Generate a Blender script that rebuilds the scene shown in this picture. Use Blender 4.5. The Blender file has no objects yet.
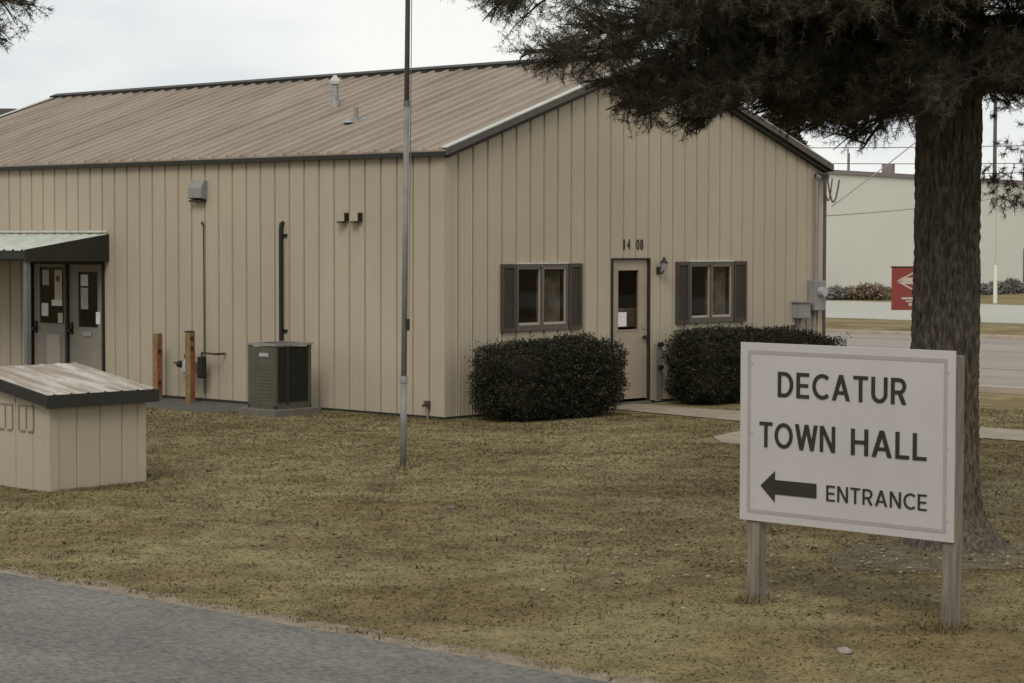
import bpy, math, random
import numpy as np
from mathutils import Vector, Matrix, noise

# ------------------------------------------------------------------ camera, sky, sun
S = bpy.context.scene
COL = S.collection
R = math.radians
CAM_H, F_PX, PITCH, ROLL = 2.566, 2204.9, 0.0463166, 0.00199
cd = bpy.data.cameras.new('camera'); cam = bpy.data.objects.new('camera', cd); COL.objects.link(cam)
cd.sensor_width = 36; cd.lens = F_PX / 1024 * 36; cd.clip_start = .1; cd.clip_end = 3000
cam.matrix_world = Matrix.Translation((0, 0, CAM_H)) @ Matrix.Rotation(math.pi/2 - PITCH, 4, 'X') @ Matrix.Rotation(ROLL, 4, 'Z')
S.camera = cam
SUN_EL, SUN_AZ = R(42), R(192)       # azimuth measured clockwise from +Y
w = bpy.data.worlds.new('World'); S.world = w; w.use_nodes = True
nt = w.node_tree; N = nt.nodes; Lk = nt.links
bg = N['Background']
sky = N.new('ShaderNodeTexSky'); sky.sky_type = 'NISHITA'; sky.sun_disc = False
sky.sun_elevation = SUN_EL; sky.sun_rotation = SUN_AZ
tc = N.new('ShaderNodeTexCoord'); mp = N.new('ShaderNodeMapping'); mp.inputs['Scale'].default_value = (3.2, 3.2, 9.0)
mp.inputs['Location'].default_value = (1.3, .4, .55)
no = N.new('ShaderNodeTexNoise'); no.inputs['Scale'].default_value = 1.5; no.inputs['Detail'].default_value = 5; no.inputs['Roughness'].default_value = .5
cr = N.new('ShaderNodeValToRGB')
cr.color_ramp.elements[0].position = .36; cr.color_ramp.elements[0].color = (.70, .735, .75, 1)
cr.color_ramp.elements[1].position = .56; cr.color_ramp.elements[1].color = (.90, .90, .87, 1)
sc = N.new('ShaderNodeVectorMath'); sc.operation = 'SCALE'; sc.inputs['Scale'].default_value = .08
mx = N.new('ShaderNodeMix'); mx.data_type = 'RGBA'; mx.inputs['Factor'].default_value = .92
Lk.new(tc.outputs['Generated'], mp.inputs['Vector']); Lk.new(mp.outputs[0], no.inputs['Vector']); Lk.new(no.outputs['Fac'], cr.inputs['Fac'])
Lk.new(sky.outputs[0], sc.inputs[0]); Lk.new(sc.outputs[0], mx.inputs['A']); Lk.new(cr.outputs['Color'], mx.inputs['B'])
Lk.new(mx.outputs['Result'], bg.inputs['Color']); bg.inputs['Strength'].default_value = 1.0
sd = bpy.data.lights.new('sun', 'SUN'); sd.energy = 1.5; sd.angle = R(25); sd.color = (1, .95, .86)
sun = bpy.data.objects.new('sun', sd); COL.objects.link(sun)
dv = Vector((math.sin(SUN_AZ)*math.cos(SUN_EL), math.cos(SUN_AZ)*math.cos(SUN_EL), math.sin(SUN_EL)))
sun.rotation_euler = dv.to_track_quat('Z', 'Y').to_euler(); sun.location = (0, 0, 40)
S.view_settings.view_transform = 'Standard'; S.view_settings.look = 'None'
S.view_settings.exposure = .15; S.view_settings.gamma = 1; S.view_settings.use_curve_mapping = False

# ------------------------------------------------------------------ frames of reference
CX, CY, TH = -.954544, 31.205, .82448096          # near corner of the building and the heading of its gable
gx, gy = math.cos(TH), math.sin(TH)
def W(a, b, z=0): return Vector((CX + a*gx - b*gy, CY + a*gy + b*gx, z))
def loc_ab(x, y): return ((x-CX)*gx + (y-CY)*gy, -(x-CX)*gy + (y-CY)*gx)
rnd = random.Random(7)

# ------------------------------------------------------------------ materials
def mat(name, col, rough=.8, var=.12, scale=3.0, bump=0.0, bscale=40.0, col2=None, metal=0.0, stretch=(1, 1, 1), detail=6, spec=.3, lo=.35, hi=.65, fine=0.0, fscale=60):
    m = bpy.data.materials.new(name); m.use_nodes = True
    t = m.node_tree; n = t.nodes; l = t.links; b = n['Principled BSDF']
    b.inputs['Roughness'].default_value = rough; b.inputs['Metallic'].default_value = metal
    b.inputs['Specular IOR Level'].default_value = spec
    c1 = Vector(col); c2 = Vector(col2) if col2 else c1*(1-var)
    if not col2: c1 = c1*(1+var)
    tc = n.new('ShaderNodeTexCoord'); mp = n.new('ShaderNodeMapping'); mp.inputs['Scale'].default_value = stretch
    l.new(tc.outputs['Object'], mp.inputs['Vector'])
    nz = n.new('ShaderNodeTexNoise'); nz.inputs['Scale'].default_value = scale; nz.inputs['Detail'].default_value = detail
    l.new(mp.outputs[0], nz.inputs['Vector'])
    r = n.new('ShaderNodeValToRGB'); e = r.color_ramp.elements
    e[0].position = lo; e[0].color = (*c2, 1); e[1].position = hi; e[1].color = (*c1, 1)
    l.new(nz.outputs['Fac'], r.inputs['Fac'])
    out = r.outputs['Color']
    if fine:
        nf = n.new('ShaderNodeTexNoise'); nf.inputs['Scale'].default_value = fscale; nf.inputs['Detail'].default_value = 4
        l.new(mp.outputs[0], nf.inputs['Vector'])
        mr = n.new('ShaderNodeMapRange'); mr.inputs['From Min'].default_value = .3; mr.inputs['From Max'].default_value = .7
        mr.inputs['To Min'].default_value = 1-fine; mr.inputs['To Max'].default_value = 1+fine
        l.new(nf.outputs['Fac'], mr.inputs['Value'])
        vm = n.new('ShaderNodeVectorMath'); vm.operation = 'SCALE'
        l.new(out, vm.inputs[0]); l.new(mr.outputs[0], vm.inputs['Scale']); out = vm.outputs[0]
    l.new(out, b.inputs['Base Color'])
    if bump:
        nb = n.new('ShaderNodeTexNoise'); nb.inputs['Scale'].default_value = bscale; nb.inputs['Detail'].default_value = 5
        l.new(mp.outputs[0], nb.inputs['Vector'])
        bp = n.new('ShaderNodeBump'); bp.inputs['Strength'].default_value = 1; bp.inputs['Distance'].default_value = bump
        l.new(nb.outputs['Fac'], bp.inputs['Height']); l.new(bp.outputs[0], b.inputs['Normal'])
    return m
M = {}
M['siding'] = mat('tan_siding', (.345, .296, .222), .6, .06, .7, stretch=(1, 1, .6), fine=.015, fscale=5)
M['trimtan'] = mat('tan_trim', (.34, .293, .222), .6, .05, 2)
M['roof'] = mat('roof_sheet', (.262, .214, .171), .6, .16, .9, stretch=(.35, 3, 1), fine=.10, fscale=3.2, col2=(.185, .152, .118), lo=.3, hi=.62)
M['ridge'] = mat('dark_ridge', (.028, .024, .018), .6)
M['brown'] = mat('brown_trim', (.075, .062, .05), .55, .12, 6)
M['darkbrown'] = mat('dark_brown_trim', (.022, .02, .015), .6, .12, 6)
M['flash'] = mat('pale_flashing', (.42, .42, .38), .5, .1, 6)
M['shutter'] = mat('brown_shutter', (.052, .042, .032), .65, .12, 8)
M['sash'] = mat('pinkish_sash', (.32, .27, .22), .6, .06, 8)
M['frame'] = mat('window_frame_brown', (.09, .075, .058), .6, .08, 8)
M['door'] = mat('cream_door', (.30, .245, .185), .5, .06, 2)
M['door2'] = mat('dull_tan_door', (.20, .175, .14), .5, .08, 2)
M['black'] = mat('black_plastic', (.012, .012, .01), .5, .2, 10)
M['rubber'] = mat('black_rubber', (.02, .02, .018), .8, .2, 10)
M['galv'] = mat('galvanised_steel', (.30, .30, .29), .45, .14, 18, metal=.5)
M['greybox'] = mat('grey_enamel', (.21, .20, .19), .55, .1, 8)
M['lightgrey'] = mat('light_grey_paint', (.33, .33, .33), .5, .08, 8)
M['paper'] = mat('paper', (.62, .60, .57), .9, .12, 30)
M['paperold'] = mat('yellowed_paper', (.46, .40, .30), .9, .12, 30)
M['acgreen'] = mat('grey_green_enamel', (.075, .068, .05), .5, .1, 6)
M['acdark'] = mat('dark_coil', (.018, .017, .012), .7, .3, 60)
M['concrete'] = mat('concrete', (.24, .205, .155), .9, .12, 2.5, bump=.004, bscale=60, fine=.1, fscale=35)
M['padcon'] = mat('pad_concrete', (.12, .108, .09), .9, .14, 5, bump=.003, bscale=60)
M['asphalt'] = mat('asphalt', (.160, .150, .134), .92, .13, 1.1, bump=.012, bscale=90, fine=.38, fscale=34, stretch=(1, .55, 1), col2=(.112, .106, .096), lo=.34, hi=.64)
M['crack'] = mat('dark_patch_asphalt', (.115, .108, .098), .92, .2, 3, bump=.006, bscale=80, fine=.25, fscale=50)
M['dirt'] = mat('pale_dirt', (.205, .17, .12), .95, .2, 6, bump=.01, bscale=60, fine=.2, fscale=40)
M['soil'] = mat('soil', (.15, .122, .074), .95, .3, 5, bump=.02, bscale=25, fine=.35, fscale=22, col2=(.10, .082, .052), lo=.4, hi=.6)
M['straw'] = mat('pale_straw', (.34, .29, .2), .95, .2, 8)
M['postgrey'] = mat('dull_grey_post', (.125, .125, .125), .6, .1, 6)
M['street'] = mat('street_surface', (.245, .215, .185), .9, .12, .25, stretch=(3, .25, 1), fine=.08, fscale=8, bump=.004, bscale=60)
M['lot'] = mat('pale_concrete_lot', (.345, .34, .295), .9, .04, .12, fine=.03, fscale=3)
M['kerb'] = mat('kerb_concrete', (.36, .30, .24), .9, .1, 3)
M['bark'] = mat('pine_bark', (.135, .113, .083), .95, .3, 34, bump=.03, bscale=45, stretch=(1, 1, .25), col2=(.052, .044, .032), lo=.38, hi=.64, fine=.35, fscale=60)
M['twig'] = mat('dark_twig', (.035, .028, .02), .9, .2, 8)
M['wood'] = mat('weathered_post_wood', (.155, .135, .105), .85, .25, 5, bump=.004, bscale=20, stretch=(6, 6, .5), fine=.1)
M['signwhite'] = mat('off_white_sign_panel', (.39, .364, .357), .55, .04, 1.5, fine=.015, fscale=40)
M['signline'] = mat('grey_sign_line', (.285, .26, .245), .6, .03, 6)
M['signink'] = mat('dark_olive_lettering', (.022, .021, .012), .5, .1, 10)
M['red'] = mat('red_sign_panel', (.20, .038, .03), .5, .05, 3)
M['redmark'] = mat('pale_sign_mark', (.42, .36, .30), .6, .08, 8)
M['whgrey'] = mat('pale_metal_cladding', (.62, .615, .54), .7, .02, .3)
M['whcap'] = mat('mauve_grey_cap', (.19, .165, .16), .7, .05, 2)
M['polegrey'] = mat('dull_pole_metal', (.14, .13, .115), .6, .25, 3, metal=.15, stretch=(1, 1, .6))
M['poleplain'] = mat('bright_pole_metal', (.19, .182, .17), .6, .2, 3, metal=.15)
M['yellowpost'] = mat('yellow_ochre_post', (.185, .125, .055), .8, .2, 10, fine=.15)
M['redpost'] = mat('faded_red_stripe', (.25, .08, .045), .8, .25, 14)
M['gravel'] = mat('dark_gravel', (.095, .085, .07), .95, .2, 8, bump=.012, bscale=70, fine=.35, fscale=50)
M['stone'] = mat('stone', (.22, .19, .17), .9, .2, 10, bump=.01, bscale=30)
M['wire'] = mat('grey_cable', (.09, .08, .07), .7)
M['palewire'] = mat('pale_cable', (.25, .22, .18), .7)
M['copper'] = mat('rusty_pipe', (.06, .042, .03), .7, .3, 10)
M['rust'] = mat('thin_dark_conduit', (.085, .065, .04), .7, .3, 6)
M['curtain'] = mat('grey_brown_blind', (.24, .22, .19), .9, .3, 5, col2=(.10, .088, .07))
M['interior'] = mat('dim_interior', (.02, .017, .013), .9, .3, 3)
M['shedroof'] = mat('dusty_shed_roof', (.42, .39, .34), .6, .14, 2.2, stretch=(3, .6, 1), fine=.15, fscale=16, col2=(.235, .19, .15), lo=.4, hi=.62)
M['canopyroof'] = mat('pale_canopy_sheet', (.44, .47, .42), .45, .1, 5)
M['hill'] = mat('far_dark_roof', (.075, .07, .065), .8)

def glass():
    m = bpy.data.materials.new('window_glass'); m.use_nodes = True; t = m.node_tree; n = t.nodes; n.clear()
    o = n.new('ShaderNodeOutputMaterial'); tr = n.new('ShaderNodeBsdfTransparent'); tr.inputs[0].default_value = (.8, .78, .74, 1)
    gl = n.new('ShaderNodeBsdfGlossy'); gl.inputs['Roughness'].default_value = .03; gl.inputs[0].default_value = (.9, .88, .85, 1)
    mx = n.new('ShaderNodeMixShader'); fr = n.new('ShaderNodeFresnel'); fr.inputs[0].default_value = 1.40
    ge = n.new('ShaderNodeNewGeometry'); iv = n.new('ShaderNodeMath'); iv.operation = 'SUBTRACT'; iv.inputs[0].default_value = 1; ml = n.new('ShaderNodeMath'); ml.operation = 'MULTIPLY'
    t.links.new(ge.outputs['Backfacing'], iv.inputs[1]); t.links.new(iv.outputs[0], ml.inputs[0]); t.links.new(fr.outputs[0], ml.inputs[1]); t.links.new(ml.outputs[0], mx.inputs[0]); t.links.new(tr.outputs[0], mx.inputs[1]); t.links.new(gl.outputs[0], mx.inputs[2]); t.links.new(mx.outputs[0], o.inputs[0])
    return m
M['glass'] = glass()

def leafmat(name, c1, c2, c3, scale=2.0):
    """colour varies with a per-face 'rnd' attribute"""
    m = bpy.data.materials.new(name); m.use_nodes = True; t = m.node_tree; n = t.nodes; b = n['Principled BSDF']
    at = n.new('ShaderNodeAttribute'); at.attribute_name = 'rnd'
    cr = n.new('ShaderNodeValToRGB'); e = cr.color_ramp.elements
    e[0].position = 0; e[0].color = (*c1, 1); e[1].position = 1; e[1].color = (*c3, 1)
    k = cr.color_ramp.elements.new(.6); k.color = (*c2, 1)
    t.links.new(at.outputs['Fac'], cr.inputs[0])
    t.links.new(cr.outputs[0], b.inputs['Base Color']); b.inputs['Roughness'].default_value = .75; b.inputs['Specular IOR Level'].default_value = .15
    return m
M['needle'] = leafmat('pine_needles', (.032, .030, .018), (.062, .057, .034), (.14, .115, .072))
M['yew'] = leafmat('dark_yew_leaves', (.010, .011, .006), (.026, .026, .014), (.085, .068, .04))
M['farbush'] = leafmat('far_bush_leaves', (.12, .10, .06), (.26, .19, .13), (.50, .38, .30))
M['greybush'] = leafmat('grey_bush_leaves', (.11, .105, .095), (.22, .205, .185), (.34, .32, .29))

def grassmat(name, blades):
    m = bpy.data.materials.new(name); m.use_nodes = True; t = m.node_tree; n = t.nodes; l = t.links; b = n['Principled BSDF']
    b.inputs['Roughness'].default_value = .9; b.inputs['Specular IOR Level'].default_value = .1
    ge = n.new('ShaderNodeNewGeometry')
    def nz(s, d=5, st=(1, 1, 1)):
        mp = n.new('ShaderNodeMapping'); mp.inputs['Scale'].default_value = st; l.new(ge.outputs['Position'], mp.inputs['Vector'])
        x = n.new('ShaderNodeTexNoise'); x.inputs['Scale'].default_value = s; x.inputs['Detail'].default_value = d; l.new(mp.outputs[0], x.inputs['Vector']); return x
    a = nz(.55, 6, (1, 1, 1)); c = nz(2.6, 6, (1, 1, 1)); f = nz(22, 5)
    r1 = n.new('ShaderNodeValToRGB'); e = r1.color_ramp.elements
    e[0].position = .38; e[0].color = (.172, .136, .066, 1); e[1].position = .60; e[1].color = (.236, .202, .108, 1)
    l.new(a.outputs['Fac'], r1.inputs[0])
    r2 = n.new('ShaderNodeValToRGB'); e = r2.color_ramp.elements
    e[0].position = .34; e[0].color = (.74, .72, .72, 1); e[1].position = .64; e[1].color = (1.12, 1.1, 1.08, 1)
    l.new(c.outputs['Fac'], r2.inputs[0])
    mu = n.new('ShaderNodeMix'); mu.data_type = 'RGBA'; mu.blend_type = 'MULTIPLY'; mu.inputs['Factor'].default_value = 1
    l.new(r1.outputs[0], mu.inputs['A']); l.new(r2.outputs[0], mu.inputs['B'])
    r3 = n.new('ShaderNodeValToRGB'); e = r3.color_ramp.elements
    e[0].position = .3; e[0].color = (.75, .73, .71, 1); e[1].position = .7; e[1].color = (1.15, 1.13, 1.1, 1)
    if blades:
        at = n.new('ShaderNodeAttribute'); at.attribute_name = 'rnd'; l.new(at.outputs['Fac'], r3.inputs[0])
        e[0].position = 0; e[1].position = 1; e[0].color = (.86, .87, .86, 1); e[1].color = (1.16, 1.14, 1.13, 1)
    else:
        l.new(f.outputs['Fac'], r3.inputs[0])
    m2 = n.new('ShaderNodeMix'); m2.data_type = 'RGBA'; m2.blend_type = 'MULTIPLY'; m2.inputs['Factor'].default_value = 1
    l.new(mu.outputs['Result'], m2.inputs['A']); l.new(r3.outputs[0], m2.inputs['B'])
    l.new(m2.outputs['Result'], b.inputs['Base Color'])
    if blades:      # blades catch light like the turf they form, not like lone upright flakes
        sc_ = n.new('ShaderNodeVectorMath'); sc_.operation = 'SCALE'; sc_.inputs['Scale'].default_value = .35
        ad = n.new('ShaderNodeVectorMath'); ad.operation = 'ADD'; ad.inputs[1].default_value = (0, 0, .9)
        nm = n.new('ShaderNodeVectorMath'); nm.operation = 'NORMALIZE'
        l.new(ge.outputs['Normal'], sc_.inputs[0]); l.new(sc_.outputs[0], ad.inputs[0]); l.new(ad.outputs[0], nm.inputs[0]); l.new(nm.outputs[0], b.inputs['Normal'])
    else:
        bp = n.new('ShaderNodeBump'); bp.inputs['Distance'].default_value = .03; l.new(f.outputs['Fac'], bp.inputs['Height']); l.new(bp.outputs[0], b.inputs['Normal'])
    return m
M['ground'] = grassmat('dormant_lawn', False)
M['blades'] = grassmat('grass_blades', True)

# ------------------------------------------------------------------ mesh helpers
class MB:
    def __init__(s): s.v = []; s.f = []
    def add(s, vs, fs):
        o = len(s.v); s.v += [tuple(p) for p in vs]; s.f += [tuple(i+o for i in f) for f in fs]; return s
    def box(s, x0, x1, y0, y1, z0, z1):
        if x0 > x1: x0, x1 = x1, x0
        if y0 > y1: y0, y1 = y1, y0
        if z0 > z1: z0, z1 = z1, z0
        return s.add([(x0,y0,z0),(x1,y0,z0),(x1,y1,z0),(x0,y1,z0),(x0,y0,z1),(x1,y0,z1),(x1,y1,z1),(x0,y1,z1)],
                     [(0,3,2,1),(4,5,6,7),(0,1,5,4),(1,2,6,5),(2,3,7,6),(3,0,4,7)])
    def prism(s, poly, d):      # poly: list of 3D points (planar), d: extrusion vector
        n = len(poly); d = Vector(d); P = [Vector(p) for p in poly]; Q = [p+d for p in P]
        return s.add(P+Q, [tuple(range(n))[::-1], tuple(range(n, 2*n))] + [(i, (i+1) % n, n+(i+1) % n, n+i) for i in range(n)])
    def tube(s, pts, r, n=10, caps=True):
        pts = [Vector(p) for p in pts]; rs = r if isinstance(r, (list, tuple)) else [r]*len(pts)
        vs = []; up = Vector((0, 0, 1)); last = None
        for i, p in enumerate(pts):
            t = (pts[min(i+1, len(pts)-1)] - pts[max(i-1, 0)]).normalized()
            if last is None:
                x = t.cross(up if abs(t.z) < .9 else Vector((1, 0, 0))).normalized()
            else:
                x = (last - t*last.dot(t)).normalized()
            last = x; y = t.cross(x)
            for k in range(n):
                a = 2*math.pi*k/n; vs.append(p + (x*math.cos(a) + y*math.sin(a))*rs[i])
        fs = [(i*n+k, i*n+(k+1) % n, (i+1)*n+(k+1) % n, (i+1)*n+k) for i in range(len(pts)-1) for k in range(n)]
        if caps: fs += [tuple(range(n))[::-1], tuple(range((len(pts)-1)*n, len(pts)*n))]
        return s.add(vs, fs)
    def cyl(s, x, y, z0, z1, r, n=16, r2=None): return s.tube([(x, y, z0), (x, y, z1)], [r, r2 if r2 is not None else r], n)
    def build(s, name, m, parent=None, loc=None, rz=None, smooth=False, bevel=0):
        me = bpy.data.meshes.new(name); me.from_pydata(s.v, [], s.f); me.materials.append(M[m] if isinstance(m, str) else m)
        me.validate(); me.update()
        if smooth: me.polygons.foreach_set('use_smooth', [True]*len(me.polygons))
        o = bpy.data.objects.new(name, me); COL.objects.link(o)
        if parent is not None: o.parent = parent
        if loc is not None: o.location = loc
        if rz is not None: o.rotation_euler = (0, 0, rz)
        if bevel:
            b = o.modifiers.new('bevel', 'BEVEL'); b.width = bevel; b.segments = 2; b.limit_method = 'ANGLE'
        return o
def tag(o, label=None, cat=None, group=None, kind=None):
    if label: o['label'] = label
    if cat: o['category'] = cat
    if group: o['group'] = group
    if kind: o['kind'] = kind
    return o
def thing(name, label, cat, loc=(0, 0, 0), rz=0, group=None):
    o = bpy.data.objects.new(name, None); COL.objects.link(o); o.location = loc; o.rotation_euler = (0, 0, rz); o.empty_display_size = .2
    return tag(o, label, cat, group)
def fast_mesh(name, V, m, parent=None, F=None, rndv=None, tri=True):
    """V: (n*3,3) loose triangles (F None) or vertices with an (m,k) face array"""
    V = np.asarray(V, dtype=np.float32)
    if F is None: F = np.arange(len(V), dtype=np.int32).reshape(-1, 3 if tri else 4)
    F = np.asarray(F, dtype=np.int32); k = F.shape[1]
    me = bpy.data.meshes.new(name); me.vertices.add(len(V)); me.vertices.foreach_set('co', V.ravel())
    me.loops.add(F.size); me.loops.foreach_set('vertex_index', F.ravel())
    me.polygons.add(len(F)); me.polygons.foreach_set('loop_start', np.arange(0, F.size, k, dtype=np.int32))
    me.update(calc_edges=True); me.materials.append(M[m])
    if rndv is not None:
        a = me.attributes.new('rnd', 'FLOAT', 'FACE'); a.data.foreach_set('value', np.asarray(rndv, dtype=np.float32))
    o = bpy.data.objects.new(name, me); COL.objects.link(o)
    if parent is not None: o.parent = parent
    return o

def stroke_letters(word, name, m, parent, u0, u1, v0, v1, basis, w=.155, gap=.13, widths=None, thick=.006):
    """sans-serif capitals drawn as strokes; one raised mesh per word"""
    h = w/2
    def arc(cx, cy, rx, ry, a0, a1, n=14): return [(cx+rx*math.cos(math.radians(a0+(a1-a0)*i/n)), cy+ry*math.sin(math.radians(a0+(a1-a0)*i/n))) for i in range(n+1)]
    def bar(x0, y0, x1, y1): return ('q', [(x0, y0), (x1, y0), (x1, y1), (x0, y1)])
    def sl(xb, xt, yb=0., yt=1., k=1.12): return ('q', [(xb, yb), (xb+w*k, yb), (xt+w*k, yt), (xt, yt)])
    def line(p): return ('l', p)
    def L(c):
        if c == 'D': return .70, [bar(0, 0, w, 1), line([(w*.5, h), (.30, h)] + arc(.30, .5, .40-h, .5-h, -90, 90) + [(w*.5, 1-h)])]
        if c == 'E': return .56, [bar(0, 0, w, 1), bar(0, 0, .56, w*.95), bar(0, .5-h, .52, .5+h*.9), bar(0, 1-w*.95, .56, 1)]
        if c == 'C': return .72, [line(arc(.44, .5, .44-h, .5-h, 48, 312, 26))]
        if c == 'A': return .78, [sl(0, .39-w*.56), sl(.78-w*1.12, .39-w*.56), bar(.16, .24, .62, .24+w*.9)]
        if c == 'T': return .62, [bar(0, 1-w*.95, .62, 1), bar(.31-h, 0, .31+h, 1)]
        if c == 'U': return .68, [line([(h, 1), (h, .36)] + arc(.34, .36, .34-h, .36-h, 180, 360) + [(.68-h, .36), (.68-h, 1)])]
        if c == 'R': return .64, [bar(0, 0, w, 1), line([(w*.5, 1-h), (.34, 1-h)] + arc(.34, .69, .28-h+.01, .31-h, 90, -90) + [(w*.5, .38+h)]), sl(.64-w*1.2, .28, 0, .42, 1.2)]
        if c == 'O': return .86, [line(arc(.43, .5, .43-h, .5-h, 0, 360, 36))]
        if c == 'W': return 1.06, [sl(.22, 0), sl(.22, .46), sl(.72, .46), sl(.72, 1.06-w*1.12)]
        if c == 'N': return .70, [bar(0, 0, w, 1), bar(.70-w, 0, .70, 1), sl(.70-w*1.15, 0, 0, 1, 1.15)]
        if c == 'H': return .68, [bar(0, 0, w, 1), bar(.68-w, 0, .68, 1), bar(0, .5-h, .68, .5+h*.95)]
        if c == 'L': return .52, [bar(0, 0, w, 1), bar(0, 0, .52, w*.95)]
    x = 0; items = []
    for ch in word:
        wd, st = L(ch); items += [(k, [(px+x, py) for px, py in pts]) for k, pts in st]; x += wd+gap
    tot = x-gap; mb = MB(); e = 0
    U = lambda p: (u0+p[0]/tot*(u1-u0), v0+p[1]*(v1-v0))
    for k, pts in items:
        e = (e+1) % 5; t = thick+e*.0003
        if k == 'q': quads = [pts]
        else:
            lf, rt = [], []; closed = (abs(pts[0][0]-pts[-1][0])+abs(pts[0][1]-pts[-1][1])) < 1e-6; n = len(pts)
            for i in range(n):
                a = pts[i-1] if i else (pts[-2] if closed else pts[0]); b = pts[i+1] if i < n-1 else (pts[1] if closed else pts[-1])
                dx, dy = b[0]-a[0], b[1]-a[1]; l = math.hypot(dx, dy); nx, ny = -dy/l*h, dx/l*h
                lf.append((pts[i][0]+nx, pts[i][1]+ny)); rt.append((pts[i][0]-nx, pts[i][1]-ny))
            quads = [[rt[i], rt[i+1], lf[i+1], lf[i]] for i in range(n-1)]
        for q in quads:
            P = [basis(*U(p), t) for p in q]; B = [basis(*U(p), 0) for p in q]
            mb.add(B+P, [(4, 5, 6, 7), (0, 1, 5, 4), (1, 2, 6, 5), (2, 3, 7, 6), (3, 0, 4, 7)])
    return mb.build(name, m, parent)
def text_part(s, name, m, parent, u0, u1, v0, v1, basis, thick=.006, weight=0.0):
    """lettering fitted to a rectangle; basis(u, v, n) -> local point"""
    c = bpy.data.curves.new('lettering', 'FONT'); c.body = s; c.size = 1; c.resolution_u = 6; c.offset = weight
    o = bpy.data.objects.new('lettering', c); COL.objects.link(o)
    dg = bpy.context.evaluated_depsgraph_get(); me = bpy.data.meshes.new_from_object(o.evaluated_get(dg))
    bpy.data.objects.remove(o); bpy.data.curves.remove(c)
    P = [v.co.copy() for v in me.vertices]; F = [tuple(p.vertices) for p in me.polygons]
    x0 = min(p.x for p in P); x1 = max(p.x for p in P); y0 = min(p.y for p in P); y1 = max(p.y for p in P)
    def uv(p): return u0 + (p.x-x0)/(x1-x0)*(u1-u0), v0 + (p.y-y0)/(y1-y0)*(v1-v0)
    n = len(P); mb = MB(); bot = [basis(*uv(p), 0) for p in P]; top = [basis(*uv(p), thick) for p in P]
    ec = {}
    for f in F:
        for i in range(len(f)):
            e = (f[i], f[(i+1) % len(f)]); ec[tuple(sorted(e))] = ec.get(tuple(sorted(e)), []) + [e]
    fs = [tuple(i+n for i in f) for f in F]
    for k, e in ec.items():
        if len(e) == 1: a, b = e[0]; fs.append((a, b, b+n, a+n))
    mb.add(bot+top, fs); bpy.data.meshes.remove(me)
    return mb.build(name, m, parent)

# ------------------------------------------------------------------ ground and paving (flush sheets 4 mm apart)
g1 = MB()
xs = [-900, -200, -60, -25] + list(range(-18, 31, 4)) + [60, 200, 900]; ys = [-300, -60, 0] + list(range(8, 60, 4)) + [80, 110, 200, 500, 1600]
g1.add([(x, y, 0) for y in ys for x in xs], [(j*len(xs)+i, j*len(xs)+i+1, (j+1)*len(xs)+i+1, (j+1)*len(xs)+i) for j in range(len(ys)-1) for i in range(len(xs)-1)])
tag(g1.build('ground', 'ground'), kind='structure')
def sheet(name, pts, z, m, thick=0):
    mb = MB(); P = [Vector((a, b, z)) for a, b in pts]
    if thick: mb.prism([p - Vector((0, 0, z+.02)) for p in P], (0, 0, z+.02))
    else: mb.add(P, [tuple(range(len(P)))])
    return tag(mb.build(name, m, None, W(0, 0), TH), kind='structure')
def ragged(b0, b1, a, amp, step=.12, seed=0):
    return [(a + amp*noise.noise(Vector((b*1.7, seed, 0))) + amp*.5*noise.noise(Vector((b*7, seed, 3))), b) for b in np.arange(b0, b1+step, step)]
# verge dirt and asphalt driveway in front
eA = ragged(-30, 16, -12.36, .14, seed=2); eB = ragged(-30, 16, -12.60, .03, seed=5)
sheet('dirt_verge', eA + [(-12.9, 16), (-12.9, -30)], .004, 'dirt')
sheet('driveway', eB + [(-22, 16), (-22, -30)], .010, 'asphalt')
# gravel under the services
sheet('gravel_apron', [(a, b) for a, b in ragged(3.3, 11, -.02, .0)] + [(a, b) for a, b in ragged(3.3, 11, -1.5, .45, seed=4)][::-1], .004, 'gravel')
# concrete walk from the door and its branch
sheet('walkway', [(2.75, -14), (4.2, -14), (4.2, -.02), (3.2, -.02), (2.75, -3)], .012, 'concrete')
sheet('walkway_branch', [(.52, -4.38), (-.05, -4.95), (-.1, -5.3), (2.7, -6.9), (2.7, -3.95), (1.5, -4.1)], .008, 'concrete')
# bare soil round the foot of the pine and a worn patch by the shrub
sheet('soil_patch', [(loc_ab(3.45, 17.9)[0] + (1.15+.3*noise.noise(Vector((math.cos(t)*2, math.sin(t)*2, 0))))*math.cos(t), loc_ab(3.45, 17.9)[1] + (.75+.3*noise.noise(Vector((math.cos(t)*3, math.sin(t)*3, 4))))*math.sin(t)) for t in np.linspace(0, 2*math.pi, 60)[:-1]], .004, 'soil')
# street with kerbs, verge and pale lot beyond
sheet('street', [(10.75, -80), (28.35, -80), (28.35, 140), (10.75, 140)], .006, 'street')
sheet('kerb', [(10.5, -80), (10.72, -80), (10.72, 140), (10.5, 140)], .10, 'kerb', 1)
sheet('kerb', [(28.38, -80), (28.62, -80), (28.62, 140), (28.38, 140)], .10, 'kerb', 1)
sheet('concrete_lot', [(38.2, -80), (55.4, -80), (55.4, 140), (38.2, 140)], .006, 'lot')
def ribbon(name, a0, a1, b0, b1, z, m): return sheet(name, [(a0, b0), (a1, b0), (a1, b1), (a0, b1)], z, m)
for k, a in enumerate((16.4, 22.6)):
    ribbon('street_joint', a, a+.05, -80, 140, .010, 'crack')

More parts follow.
